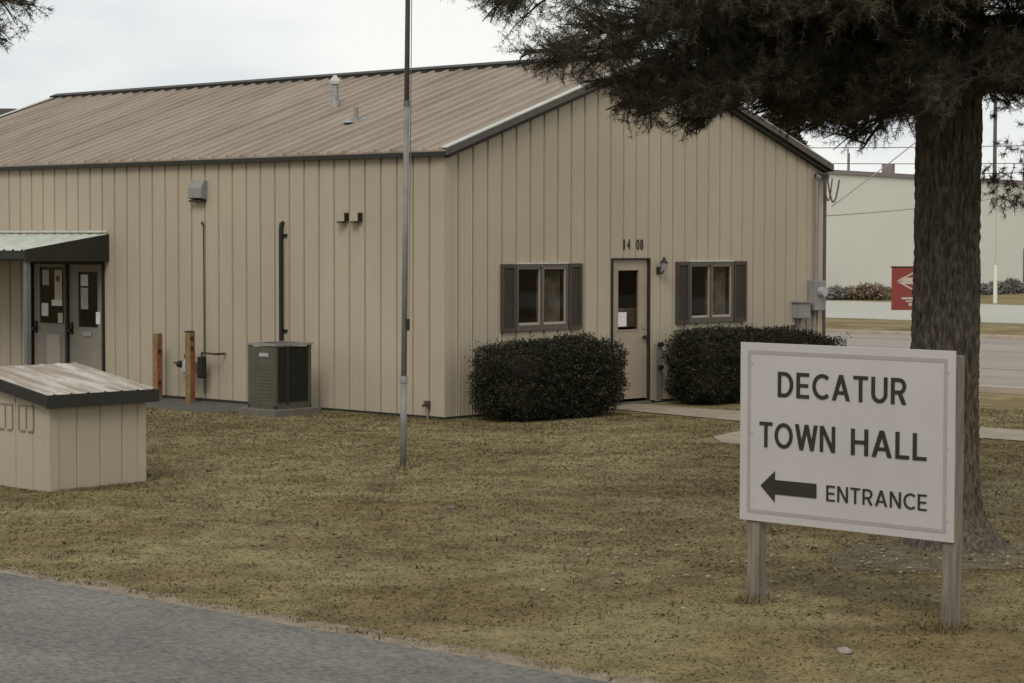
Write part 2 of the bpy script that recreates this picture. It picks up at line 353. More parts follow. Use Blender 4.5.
# ------------------------------------------------------------------ the town hall
HE, HR, WD, LEN, RIB, RIBG = 3.845, 5.436, 9.266, 15.5, .3326, .3048
SL = (HR-HE)/(WD/2)
hall = thing('town_hall', 'low tan ribbed-metal town hall with shallow brown gabled roof and two shuttered windows', 'building', W(0, 0), TH)
def roofz(a): return HE + SL*(a if a <= WD/2 else WD-a)

def ribbed(length, rib, first, top, holes, pt, grooves=True, base=.0):
    """pt(u, depth, z) -> local point.  Real recessed grooves, openings left out."""
    bp = {0.0: 0.0, length: 0.0}
    k = first
    while k < length-.03:
        for d, dep in ((-.040, 0), (-.028, -.006), (-.024, -.006), (-.012, .030), (.010, .030), (.020, -.004), (.026, -.004), (.034, 0)): bp[k+d] = dep
        if k+rib < length:
            for fr in (.36, .66):
                for d, dep in ((-.016, 0), (-.008, -.003), (.008, -.003), (.016, 0)): bp[k+rib*fr+d] = dep
        k += rib
    us = sorted(bp)
    for h in holes:
        for u in h[:2]:
            if min(abs(u-x) for x in us) > 1e-4:
                i = np.searchsorted(us, u); t = (u-us[i-1])/(us[i]-us[i-1]); bp[u] = bp[us[i-1]]*(1-t)+bp[us[i]]*t; us = sorted(bp)
    if top is roofz and WD/2 not in bp: bp[WD/2] = 0.0
    us = sorted(bp); mb = MB()
    for u0, u1 in zip(us, us[1:]):
        d0, d1 = bp[u0], bp[u1]; mid = (u0+u1)/2
        segs = [(base, None)]
        for h in holes:
            if h[0] < mid < h[1]: segs = ([(base, h[2])] if h[2] > base else []) + [(h[3], None)]
        for z0, z1 in segs:
            mb.add([pt(u0, d0, z0), pt(u1, d1, z0), pt(u1, d1, top(u1) if z1 is None else z1), pt(u0, d0, top(u0) if z1 is None else z1)], [(0, 1, 2, 3)])
    return mb
SH = [(7.90, 9.99, 0, 2.19)]
GH = [(1.50, 2.585, 1.30, 2.155), (5.59, 6.68, 1.31, 2.165), (3.655, 4.555, 0, 2.275)]
ribbed(LEN, RIB, .3, lambda u: HE, SH, lambda u, d, z: (d, u, z)).build('wall', 'siding', hall)
ribbed(WD, RIBG, RIBG-.03, roofz, GH, lambda u, d, z: (u, d, z)).build('wall', 'siding', hall)
ribbed(LEN, RIB, .3, lambda u: HE, [], lambda u, d, z: (WD-d, u, z)).build('wall', 'siding', hall)
ribbed(WD, RIBG, RIBG-.03, roofz, [], lambda u, d, z: (u, LEN-d, z)).build('wall', 'siding', hall)
# inner lining so openings look into a dim room
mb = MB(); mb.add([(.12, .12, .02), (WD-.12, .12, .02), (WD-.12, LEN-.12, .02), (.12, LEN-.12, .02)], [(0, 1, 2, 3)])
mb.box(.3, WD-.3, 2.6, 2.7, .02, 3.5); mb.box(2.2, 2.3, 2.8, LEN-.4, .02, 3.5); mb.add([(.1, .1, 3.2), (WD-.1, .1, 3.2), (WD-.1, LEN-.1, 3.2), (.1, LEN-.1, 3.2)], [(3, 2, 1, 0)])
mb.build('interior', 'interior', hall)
# corner posts and base strip
for (x, y) in ((0, 0), (WD, 0), (0, LEN), (WD, LEN)):
    mb = MB()
    sx = 1 if x == 0 else -1; sy = 1 if y == 0 else -1
    mb.box(x-.012*sx, x+.125*sx, y-.012*sy, y-.002*sy, .03, HE-.02)
    mb.box(x-.012*sx, x-.002*sx, y+.000*sy, y+.15*sy, .03, HE-.02)
    mb.build('corner_trim', 'siding', hall)
mb = MB()
mb.box(-.004, -.016, -.01, 7.86, .0, .045); mb.box(-.004, -.016, 10.03, LEN, .0, .045)
mb.box(0, 3.6, -.004, -.016, 0, .045); mb.box(4.6, WD, -.004, -.016, 0, .045)
mb.build('base_trim', 'darkbrown', hall)

# roof: two ribbed sheets
OV, EO = .13, .09          # overhang at the rake and at the eave
def roof_side(flip):
    bp = {-OV: 0.0, LEN+OV: 0.0}; k = .0
    while k < LEN:
        for d, h in ((-.05, 0), (-.028, .038), (.020, .038), (.040, 0)): bp[k+d] = h
        for fr in (.36, .66):
            for d, h in ((-.02, 0), (-.01, .008), (.01, .008), (.02, 0)): bp[k+RIB*fr+d] = h
        k += RIB
    us = [u for u in sorted(bp) if -OV <= u <= LEN+OV]; mb = MB(); T = .03
    vs = []; 
    for u in us:
        for (a, o) in ((-EO, 0), (WD/4, 0), (WD/2, 0)):
            A = WD-a if flip else a
            vs.append((A, u, HE+SL*a+.012+bp[u]))
        for a in (WD/2, -EO):
            A = WD-a if flip else a
            vs.append((A, u, HE+SL*a-.012))
    n = 5; fs = []
    for i in range(len(us)-1):
        for j in range(5):
            j2 = (j+1) % 5; fs.append((i*n+j, i*n+j2, (i+1)*n+j2, (i+1)*n+j))
    fs += [tuple(range(n)), tuple(range((len(us)-1)*n, len(us)*n))]
    mb.add(vs, fs); return mb
roof = roof_side(False); r2 = roof_side(True); roof.add(r2.v, r2.f)
roof = roof.build('roof', 'roof', hall)
def chevron(b0, b1, zt, zb, a_lo=-EO-.02, a_hi=WD/2):
    mb = MB()
    for fl in (0, 1):
        P = []
        for a, dz in ((a_lo, zt), (a_hi, zt), (a_hi, zb), (a_lo, zb)):
            P.append((WD-a if fl else a, b0, HE+SL*a+dz))
        mb.prism(P, (0, b1-b0, 0))
    return mb
mb = chevron(-OV-.05, LEN+OV+.05, .085, .05, WD/2-.17); 
for s in (1, -1): mb.box(WD/2-.17*s, WD/2-.16*s, -OV-.05, LEN+OV+.05, HR-.095, HR+.028)
mb.build('ridge_cap', 'ridge', roof)
for (b0, b1) in ((-OV-.03, -.045), (LEN+.045, LEN+OV+.03)):
    chevron(b0, b1, .058, .04).build('rake_flashing', 'flash', roof)
for (b0, b1) in ((-OV-.028, -OV-.003), (LEN+OV+.003, LEN+OV+.028)):
    chevron(b0, b1, .037, -.060).build('rake_fascia', 'brown', roof)
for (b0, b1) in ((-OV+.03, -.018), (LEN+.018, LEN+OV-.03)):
    chevron(b0, b1, -.02, -.125, -.02).build('rake_soffit_shade', 'darkbrown', roof)  # soffit strip hung below the fascia, rake shadow put into its dark colour
for s in (0, 1):
    mb = MB(); x0, x1 = (-EO-.018, -EO+.03) if s == 0 else (WD+EO-.03, WD+EO+.018)
    mb.box(x0, x1, -OV-.01, LEN+OV, HE-SL*EO-.075, HE-SL*EO-.014)
    mb.build('eave_trim', 'darkbrown', roof)
# roof penetrations
za = HE + SL*2.53
mb = MB(); mb.cyl(2.53, 5.02, za-.1, za+.12, .10, 18, .085); mb.cyl(2.53, 5.02, za+.12, za+.42, .055, 18)
flue = mb.build('roof_flue', 'galv', roof, smooth=False); flue['label'] = 'tall galvanised flue with a conical cap'
mb = MB(); mb.cyl(2.53, 5.02, za+.40, za+.45, .095, 18, .10); mb.cyl(2.53, 5.02, za+.45, za+.55, .10, 18, .02); mb.build('flue_cap', 'flash', flue)
zb = HE + SL*1.54
mb = MB(); mb.prism([(1.42, 3.30, HE+SL*1.42+.05), (1.62, 3.30, HE+SL*1.62+.05), (1.62, 3.66, HE+SL*1.62+.05), (1.42, 3.66, HE+SL*1.42+.05)], (0, 0, .015))
mb.box(1.49, 1.60, 3.38, 3.54, zb+.03, zb+.09)
vt = mb.build('roof_vent', 'galv', roof); mb = MB(); mb.cyl(1.54, 3.46, zb+.08, zb+.26, .035, 14); mb.build('vent_pipe', 'roof', vt)

# windows on the gable
def window(u0, u1, z0, z1, drape):
    mb = MB(); t = .045; y0, y1 = -.035, .05
    mb.box(u0-.03, u1+.03, y0, y1, z1-.002, z1+t); mb.box(u0-.03, u1+.03, y0, y1, z0-t-.035, z0+.002)
    mb.box(u0-.03, u0+.012, y0, y1, z0+.002, z1-.002); mb.box(u1-.012, u1+.03, y0, y1, z0+.002, z1-.002)
    um = (u0+u1)/2; mb.box(um-.025, um+.02, y0+.005, y1, z0+.002, z1-.002)
    w = mb.build('window', 'frame', hall)
    for k, (a, b) in enumerate(((u0+.012, um-.025), (um+.02, u1-.012))):
        s = MB(); q = .028; yy = .0 if k == 0 else -.018
        s.box(a, b, yy, yy+.03, z0+.002, z0+q+.01); s.box(a, b, yy, yy+.03, z1-q, z1-.002)
        s.box(a, a+q*.8, yy, yy+.03, z0+q+.01, z1-q); s.box(b-q*.8, b, yy, yy+.03, z0+q+.01, z1-q)
        s.build('sash', 'sash' if k or drape else 'frame', w)
        p = MB(); p.box(a+q*.8, b-q*.8, yy+.012, yy+.018, z0+q+.01, z1-q); p.build('pane', 'glass', w)
    c = MB(); n = 40; a, b = (um, u1) if drape else (u0+.35, um)
    vs = []
    for i in range(n+1):
        x = a+(b-a)*i/n; vs += [(x, .10+.02*math.sin(i*1.3), z0-.02), (x, .10+.02*math.sin(i*1.3+.3), z1+.02)]
    c.add(vs, [(2*i, 2*i+2, 2*i+3, 2*i+1) for i in range(n)]); c.build('curtain', 'curtain', w)
    tp = MB(); tp.box(u0-.03, u1+.03, y0-.008, -.003, z1+t+.002, z1+t+.022); tp.build('head_flashing', 'flash', w)
    return w
window(*GH[0], True); window(*GH[1], True)
def shutter(u0, u1, z0, z1):
    mb = MB(); y0, y1 = -.045, -.004; t = .045
    mb.box(u0, u0+t, y0, y1, z0, z1); mb.box(u1-t, u1, y0, y1, z0, z1)
    for a, b in ((z0, z0+.06), (z1-.06, z1)): mb.box(u0+t, u1-t, y0, y1, a, b)
    z = z0+.07
    while z < z1-.08:
        if True:
            mb.add([(u0+t, y0+.006, z), (u1-t, y0+.006, z), (u1-t, y1-.008, z+.03), (u0+t, y1-.008, z+.03)], [(0, 1, 2, 3)])
        z += .03
    mb.box(u0+t, u1-t, y1-.006, y1-.001, z0+.06, z1-.06)
    return mb.build('shutter', 'shutter', hall)
shutter(1.15, 1.45, 1.215, 2.205); shutter(2.635, 2.93, 1.215, 2.205); shutter(5.225, 5.54, 1.225, 2.215); shutter(6.73, 7.065, 1.225, 2.215)

# gable door
def frame_of(u0, u1, z0, z1, t, mt, pt, depth=(-.03, .08), parent=None, name='door_frame'):
    mb = MB(); d0, d1 = depth
    for a, b, c, d in ((u0, u0+t, z0, z1), (u1-t, u1, z0, z1), (u0+t, u1-t, z1-t, z1)):
        P = [pt(a, d0, c), pt(b, d0, c), pt(b, d0, d), pt(a, d0, d)]
        mb.prism(P, Vector(pt(a, d1, c))-Vector(pt(a, d0, c)))
    return mb.build(name, mt, parent)
G = lambda u, d, z: (u, d, z)
Lw = lambda u, d, z: (d, u, z)
def rect(mb, pt, u0, u1, z0, z1, d0, d1):
    return mb.prism([pt(u0, d0, z0), pt(u1, d0, z0), pt(u1, d0, z1), pt(u0, d0, z1)], Vector(pt(u0, d1, z0))-Vector(pt(u0, d0, z0)))
def leaf(pt, u0, u1, z0, z1, w, mt, parent, d0=.02, d1=.06, glassd=.035, name='door'):
    """door leaf with a cut-out window w=(a,b,c,d)"""
    a, b, c, d = w; mb = MB()
    rect(mb, pt, u0, a, z0, z1, d0, d1); rect(mb, pt, b, u1, z0, z1, d0, d1); rect(mb, pt, a, b, z0, c, d0, d1); rect(mb, pt, a, b, d, z1, d0, d1)
    o = mb.build(name, mt, parent)
    mb = MB(); rect(mb, pt, a, b, c, d, glassd, glassd+.006); mb.build('pane', 'glass', o)
    mb = MB(); t = .02
    for q in ((a-t, a, c-t, d+t), (b, b+t, c-t, d+t), (a, b, c-t, c), (a, b, d, d+t)): rect(mb, pt, *q, d0-.008, d0-.0005)
    mb.build('window_bead', mt, o)
    return o
frame_of(3.645, 4.565, .04, 2.28, .022, 'darkbrown', G, parent=hall)
MB().box(3.7, 4.5, .12, .13, 1.2, 1.50).build('curtain', 'curtain', hall)
gd = leaf(G, 3.67, 4.54, .09, 2.252, (3.83, 4.33, 1.17, 2.09), 'door', hall)
mb = MB(); rect(mb, G, 3.845, 4.05, 1.22, 1.44, .026, .03); mb.build('notice', 'paper', gd)
mb = MB(); rect(mb, G, 4.42, 4.48, 1.17, 1.24, .008, .019); mb.build('deadbolt', 'galv', gd)
mb = MB(); mb.tube([(4.45, .02, 1.04), (4.45, -.05, 1.04)], [.02, .035], 14); mb.build('handle', 'darkbrown', gd)
mb = MB(); mb.box(3.64, 4.57, -.06, .1, .0, .04); mb.build('threshold', 'padcon', hall)
# street number above the door
for s, u in (('1', 3.93), ('4', 4.02), ('0', 4.24), ('8', 4.335)):
    text_part(s, 'house_number', 'black', hall, u, u+(.03 if s == '1' else .07), 2.41, 2.57, lambda a, b, n: (a, -.006-n, b), .008, .0)
# coach lamp
mb = MB(); mb.box(4.74, 4.82, -.02, -.004, 2.02, 2.14); mb.tube([(4.78, -.02, 2.06), (4.78, -.09, 2.03), (4.78, -.12, 2.08)], .012, 8)
lamp = mb.build('wall_lamp', 'darkbrown', hall)
mb = MB(); mb.tube([(4.79, -.12, 2.08), (4.79, -.12, 2.20)], [.05, .065], 10); mb.build('lamp_glass', 'greybox', lamp)
mb = MB(); mb.tube([(4.79, -.12, 2.20), (4.79, -.12, 2.235), (4.79, -.12, 2.30)], [.075, .04, .008], 10); mb.build('lamp_cap', 'darkbrown', lamp)
# meter, boxes and conduits on the right end of the gable
mb = MB(); mb.box(8.84, 9.17, -.16, -.004, 1.36, 1.87); mt = mb.build('meter_box', 'greybox', hall, bevel=.01)
mb = MB(); mb.tube([(9.0, -.16, 1.68), (9.0, -.26, 1.68)], .085, 18); mb.build('meter_dial', 'lightgrey', mt)
mb = MB(); mb.box(8.40, 8.74, -.14, -.004, 1.24, 1.50); mb.box(8.37, 8.77, -.17, -.004, 1.50, 1.53); mb.build('junction_box', 'greybox', hall, bevel=.006)
mb = MB(); mb.tube([(9.0, -.06, 1.87), (9.0, -.06, 3.55), (8.98, -.10, 3.66), (8.95, -.17, 3.62)], .033, 10); mb.build('service_mast', 'greybox', hall)
mb = MB(); mb.tube([(8.57, -.05, 1.24), (8.57, -.05, .2)], .022, 8); mb.tube([(8.98, -.05, 1.36), (8.98, -.05, .0)], .026, 8)
mb.tube([(8.74, -.06, 1.33), (8.84, -.06, 1.42)], .02, 8); mb.build('conduit', 'greybox', hall)
mb = MB(); mb.box(WD+.01, WD+.09, -.03, .06, .0, 3.66); mb.build('downspout', 'brown', hall, bevel=.01)
mb = MB(); mb.box(9.02, 9.32, -.10, .05, 3.62, 3.70); mb.build('eave_bracket', 'darkbrown', hall)
# slim guarded conduit beside the door
mb = MB(); mb.box(4.70, 4.84, -.045, -.004, .02, .93); st = mb.build('pipe_cover', 'door2', hall, bevel=.004)
for z in (.92, .56): MB().tube([(4.77, -.04, z), (4.77, -.12, z)], .035, 10).build('tap', 'black', st)

# long wall: fittings
def hood(b, z, wid, hgt, proj, m, name):
    mb = MB(); mb.prism([(-.004, b-wid/2, z-hgt/2), (-.004, b-wid/2, z+hgt/2), (-proj*.45, b-wid/2, z+hgt/2), (-proj, b-wid/2, z+hgt*.1), (-proj, b-wid/2, z-hgt/2+.03)], (0, wid, 0))
    return mb.build(name, m, hall, bevel=.008)
o = hood(5.40, 3.33, .33, .31, .13, 'greybox', 'flood_light'); mb = MB(); mb.box(-.12, -.01, 5.25, 5.55, 3.145, 3.174); mb.build('lamp_lens', 'darkbrown', o)
for b in (2.06, 1.77):
    mb = MB(); n = 12
    P = [(-.004, b+.085*math.cos(math.pi*i/n), 2.90+.10*math.sin(math.pi*i/n)) for i in range(n+1)] + [(-.004, b-.085, 2.83), (-.004, b+.085, 2.83)]
    mb.prism(P, (-.10, 0, 0)); v = mb.build('vent_hood', 'trimtan', hall)
    mb = MB(); mb.prism([(-.103, b-.06, 2.825), (-.103, b+.07, 2.825), (-.13, b+.05, 2.80), (-.13, b-.05, 2.80)], (.05, 0, 0)); mb.box(-.098, -.01, b-.089, b-.0855, 2.83, 2.95); mb.build('vent_flap', 'darkbrown', v)
mb = MB(); mb.tube([(-.03, 5.29, .12), (-.03, 5.30, 2.78)], .010, 6); mb.tube([(-.03, 5.30, 2.78), (-.05, 5.32, 2.83)], .024, 6); mb.build('thin_conduit', 'rust', hall)
mb = MB(); mb.tube([(-.05, 3.435, .8), (-.05, 3.435, 2.72), (-.04, 3.435, 2.79), (0, 3.435, 2.81)], .034, 10)
for z in (1.15, 2.6): mb.box(-.03, -.004, 3.34, 3.48, z, z+.04)
mb.build('refrigerant_line', 'black', hall)
mb = MB(); mb.tube([(-.03, .31, 0), (-.03, .31, .2)], .012, 8); mb.build('tap_pipe', 'greybox', hall)
mb = MB(); mb.box(-.07, -.01, .27, .35, .18, .26); mb.tube([(-.07, .31, .22), (-.13, .31, .19)], .018, 8); mb.build('tap', 'copper', hall)

# double entrance under the canopy
frame_of(7.90, 9.99, .02, 2.19, .05, 'black', Lw, parent=hall, depth=(-.035, .09))
mb = MB(); mb.box(-.03, .08, 8.92, 8.975, .05, 2.14); mb.box(.02, .10, 7.95, 9.94, .0, .05); mb.build('mullion', 'darkbrown', hall)
dl = leaf(Lw, 8.975, 9.93, .06, 2.13, (9.06, 9.76, 1.12, 2.08), 'door2', hall, name='door'); dl['label'] = 'left door leaf with a wide papered window'
dr = leaf(Lw, 7.96, 8.915, .06, 2.13, (8.12, 8.66, 1.08, 2.01), 'door2', hall, name='door'); dr['label'] = 'right door leaf with a narrow window'
def note(par, b0, b1, z0, z1, m='paper', d=.0):
    mb = MB(); rect(mb, Lw, b0, b1, z0, z1, .026+d, .031+d); return mb.build('notice', m, par)
note(dl, 9.50, 9.69, 1.77, 2.03, 'lightgrey'); note(dl, 9.13, 9.34, 1.50, 2.03, 'paperold'); note(dl, 9.12, 9.42, 1.42, 1.52, 'paper', -.006)
note(dl, 9.53, 9.72, 1.24, 1.46, 'paper'); note(dl, 9.12, 9.25, 1.13, 1.30, 'paperold')
mb = MB(); mb.tube([(.024, 9.24, 1.88), (.02, 9.24, 1.88)], .05, 18); mb.build('seal', 'brown', dl)
note(dr, 8.40, 8.60, 1.77, 1.96, 'paper'); note(dr, 8.40, 8.60, 1.38, 1.74, 'lightgrey')
mb = MB(); rect(mb, Lw, 8.05, 8.16, 1.14, 1.34, .008, .018); mb.build('notice', 'paper', dr)
mb = MB(); rect(mb, Lw, 8.28, 8.52, .93, 1.0, .0, .019); mb.build('mail_slot', 'galv', dr)
mb = MB(); rect(mb, Lw, 9.18, 9.56, .34, .93, .012, .0195); mb.build('kick_panel', 'sash', dl)
for p, b in ((dl, 9.86), (dr, 8.84)):
    mb = MB(); mb.box(-.01, .02, b-.03, b+.03, .95, 1.15); mb.tube([(-.005, b, 1.02), (-.06, b, 1.02)], [.018, .03], 10); mb.build('handle', 'black', p)
# canopy
CB0, CB1, CP = 7.80, 12.6, 1.6
mb = MB(); k = CB0; bp = []
while k < CB1: bp += [(k, 0), (k+.03, 0), (k+.045, .022), (k+.085, .022), (k+.10, 0)]; k += .25
vs = [q for b, h in bp for q in ((-.004, b, 2.625+h), (-CP-.05, b, 2.37+h))]
mb.add(vs, [(2*i, 2*i+1, 2*i+3, 2*i+2) for i in range(len(bp)-1)])
can = mb.build('canopy_roof', 'canopyroof', hall)
mb = MB(); mb.box(-.03, -.004, CB0, CB1, 2.665, 2.70); mb.build('wall_flashing', 'flash', can)
mb = MB(); mb.prism([(-.006, CB0-.03, 2.64), (-CP-.06, CB0-.03, 2.385), (-CP-.06, CB0-.03, 2.20), (-.006, CB0-.03, 2.19)], (0, .025, 0)); mb.build('canopy_side', 'darkbrown', can); mb = MB()
mb.prism([(-.006, CB1, 2.64), (-CP-.06, CB1, 2.385), (-CP-.06, CB1, 2.20), (-.006, CB1, 2.19)], (0, .025, 0)); mb.build('canopy_side', 'darkbrown', can)
mb = MB(); mb.box(-CP-.06, -CP-.035, CB0, CB1, 2.23, 2.362); mb.build('canopy_fascia', 'darkbrown', can)
mb = MB(); mb.box(-CP-.03, -.01, CB0, CB1, 2.20, 2.222); mb.build('canopy_soffit', 'darkbrown', can)
for b in (CB0+.02, CB1-.13):
    mb = MB(); mb.box(-CP+.0, -CP+.08, b, b+.08, 0, 2.20); mb.build('canopy_post', 'postgrey', hall)

# ------------------------------------------------------------------ service cables
def hang(p, q, sag, n=24):
    p, q = Vector(p), Vector(q); return [p.lerp(q, i/n) - Vector((0, 0, 4*sag*(i/n)*(1-i/n))) for i in range(n+1)]
E1 = W(8.95, -.2, 3.62)
def cable(pts, r, m, label, group=None):
    mb = MB(); mb.tube(pts, r, 6); o = mb.build('cable', m); return tag(o, label, 'cable', group)

# ------------------------------------------------------------------ air conditioner
ac = thing('air_conditioner', 'grey-green outdoor air conditioning unit standing on a concrete pad by the long wall', 'air conditioner', W(-1.25, 2.2, .1), TH)
aw, ad, ah = .70, .60, .92
mb = MB()
for x, y in ((0, 0), (aw-.05, 0), (0, ad-.05), (aw-.05, ad-.05)): mb.box(x, x+.05, y, y+.05, 0, ah)
mb.box(0, aw, 0, ad, 0, .05); mb.box(.05, aw-.05, .006, .03, .05, .09)
mb.build('corner_frame', 'acgreen', ac)
mb = MB(); mb.box(.02, aw-.02, .02, ad-.02, .05, ah-.03); mb.build('coil', 'acdark', ac)
mb = MB(); mb.box(-.004, .016, .05, ad-.05, .05, ah-.02)
for i in range(11): mb.box(-.010, -.004, .08, ad-.22, .12+i*.05, .135+i*.05)
mb.build('service_panel', 'acgreen', ac)
mb = MB()
for i in range(12): mb.box(.06+i*.05, .064+i*.05, .002, .019, .06, ah-.03)
for i in range(4): mb.box(.05, aw-.05, 0, .004, .2+i*.2, .206+i*.2)
mb.box(.22, .26, -.004, .018, .05, ah-.02)
mb.build('coil_guard', 'darkbrown', ac)
mb = MB(); mb.box(-.012, -.005, .14, .34, ah-.16, ah-.11); mb.build('name_plate', 'lightgrey', ac)
mb = MB(); mb.box(-.02, aw+.02, -.02, .06, ah-.002, ah+.03); mb.box(-.02, aw+.02, ad-.06, ad+.02, ah-.002, ah+.03); mb.box(-.02, .06, .06, ad-.06, ah-.002, ah+.03); mb.box(aw-.06, aw+.02, .06, ad-.06, ah-.002, ah+.03)
top = mb.build('top_cover', 'greybox', ac)
mb = MB()
for i in range(1, 6):
    mb.tube([(aw/2+.05*i*math.cos(t), ad/2+.042*i*math.sin(t), ah+.03) for t in np.linspace(0, 2*math.pi, 25)], .004, 5, False)
for t in np.linspace(0, 2*math.pi, 9)[:-1]: mb.tube([(aw/2, ad/2, ah+.03), (aw/2+.30*math.cos(t), ad/2+.25*math.sin(t), ah+.03)], .004, 5)
mb.build('fan_grille', 'acgreen', top)
pad = MB().box(-1.36, -.45, 2.09, 2.9, -.02, .10).build('concrete_pad', 'padcon', loc=W(0, 0), rz=TH, bevel=.01)
tag(pad, 'square concrete pad under the air conditioning unit', 'pad')

# ------------------------------------------------------------------ guard posts and gas meter
def guard(a, b, h, label, redder):
    t = thing('guard_post', label, 'post', W(a, b), TH+.15, 'guard posts by the gas meter')
    mb = MB(); mb.box(-.052, .052, -.055, .055, -.05, h); mb.build('post_body', 'yellowpost', t, bevel=.008)
    mb = MB(); r = .0565; z0 = .05 if redder else .10
    mb.box(-r, -.02, -r-.001, -.03, z0, h*.86) if not redder else mb.box(-.03, r, -r, -.02, z0, h*.80)
    mb.box(.03, r, -r-.0015, .0, z0, h*.98)
    mb.build('painted_stripe', 'redpost', t)
    for z in ((.28, .78) if not redder else (h-.10, h-.26)): MB().tube([(-.02, -.056, z*1.0), (-.02, -.075, z)], .028, 10).build('bolt', 'darkbrown', t)
    if redder: MB().box(-.058, .058, -.058, .058, h-.012, h+.006).build('post_cap', 'darkbrown', t)
guard(-.35, 6.07, 1.06, 'yellow-brown wooden guard post with thin red edge left of the gas meter', False)
guard(-.42, 5.17, 1.12, 'red-painted wooden guard post right in front of the gas meter', True)
gm = thing('gas_meter', 'small grey gas meter and pipework between the two guard posts', 'gas meter', W(-.22, 5.47), TH)
mb = MB(); mb.tube([(0, 0, 0), (0, 0, .42)], .02, 8); mb.build('pipe', 'copper', gm); mb = MB(); mb.tube([(0, -.35, .55), (0, -.35, .78), (0, -.68, .77), (.2, -.68, .77)], .018, 8); mb.build('pipe', 'copper', gm)
mb = MB(); mb.tube([(0, -.05, .42), (0, -.05, .47), (0, -.05, .62), (0, -.05, .68)], [.05, .12, .12, .05], 16); mb.build('regulator', 'lightgrey', gm)
mb = MB(); mb.tube([(0, .12, .58), (0, .22, .58)], .055, 12); mb.tube([(0, .22, .58), (0, .34, .60)], .014, 8); mb.box(-.04, .04, -.14, .04, .68, .74); mb.build('valve', 'black', gm)
mb = MB(); mb.box(-.06, .06, -.40, -.30, .38, .72); mb.build('meter_body', 'darkbrown', gm, bevel=.02)

# ------------------------------------------------------------------ low shed
shed = thing('low_shed', 'waist-high tan metal shed with a sloping ribbed lid on the lawn', 'shed', W(-9.12, -3.38), TH)
sw_, sd_ = 1.19, 1.22; zl, zh = .93, 1.12
def shtop(b): return zl + (zh-zl)*b/sd_
mb = MB()
def spanel(pt, L, topf, ks):
    us = sorted(set([0, L] + [k+d for k in ks for d in (-.012, -.005, .005, .012)]))
    dep = lambda u: .014 if any(abs(u-k) < .006 for k in ks) else 0
    for u0, u1 in zip(us, us[1:]):
        mb.add([pt(u0, dep(u0), 0), pt(u1, dep(u1), 0), pt(u1, dep(u1), topf(u1)), pt(u0, dep(u0), topf(u0))], [(0, 1, 2, 3)])
spanel(lambda u, d, z: (u, d, z), sw_, lambda u: zl, (.33, .62, .90))
spanel(lambda u, d, z: (d, u, z), sd_, shtop, (.30, .60, .90))
spanel(lambda u, d, z: (u, sd_-d, z), sw_, lambda u: zh, (.33, .62, .90))
spanel(lambda u, d, z: (sw_-d, u, z), sd_, shtop, (.30, .60, .90))
mb.build('shed_wall', 'siding', shed)
for x, y in ((0, 0), (sw_, 0), (0, sd_), (sw_, sd_)):
    mb = MB()
    sx = 1 if x == 0 else -1; sy = 1 if y == 0 else -1; tz = (zl if y == 0 else zh)-.01
    mb.box(x-.010*sx, x+.09*sx, y-.012*sy, y-.002*sy, 0, tz); mb.box(x-.012*sx, x-.002*sx, y, y+.06*sy, 0, tz)
    mb.build('corner_trim', 'trimtan', shed)
mb = MB()
o = .09; vs = []; us = []; k = -o
while k < sw_+o-.01: us += [(k, 0), (k+.06, 0), (k+.068, .009), (k+.088, .009), (k+.096, 0)]; k += .21
us = [(min(u, sw_+o), h) for u, h in us] + [(sw_+o, 0)]
z_at = lambda b: zl + (zh-zl)*b/sd_ + .075
for u, h in us: vs += [(u, -o, z_at(-o)+h), (u, sd_+o, z_at(sd_+o)+h)]
mb.add(vs, [(2*i, 2*i+2, 2*i+3, 2*i+1) for i in range(len(us)-1)])
lid = mb.build('shed_roof', 'shedroof', shed)
mb = MB()
mb.box(-o-.02, sw_+o+.02, -o-.02, -o+.005, z_at(-o)-.135, z_at(-o)-.004); mb.box(-o-.02, sw_+o+.02, sd_+o-.005, sd_+o+.02, z_at(sd_+o)-.135, z_at(sd_+o)-.004)
for x in (-o-.02, sw_+o-.004):
    mb.prism([(x, -o+.005, z_at(-o)-.004), (x, sd_+o-.005, z_at(sd_+o)-.004), (x, sd_+o-.005, z_at(sd_+o)-.12), (x, -o+.005, z_at(-o)-.12)], (.024, 0, 0))
mb.build('shed_fascia', 'darkbrown', lid)
for b0 in (.27, .64):
    mb = MB(); t = .012
    for q in ((b0, b0+t, .60, .85), (b0+.26, b0+.26+t, .60, .85), (b0+.13, b0+.13+t, .62, .84)): mb.box(-.012, -.004, q[0], q[1], q[2], q[3])
    mb.box(-.016, -.004, b0+.02, b0+.10, .59, .605); mb.box(-.016, -.004, b0+.16, b0+.24, .59, .605); mb.box(-.012, -.004, b0, b0+.272, .852, .862)
    mb.build('louvre', 'door2', shed)
MB().box(.02, sw_-.02, .02, sd_-.02, -.03, .03).build('shed_base', 'padcon', shed)

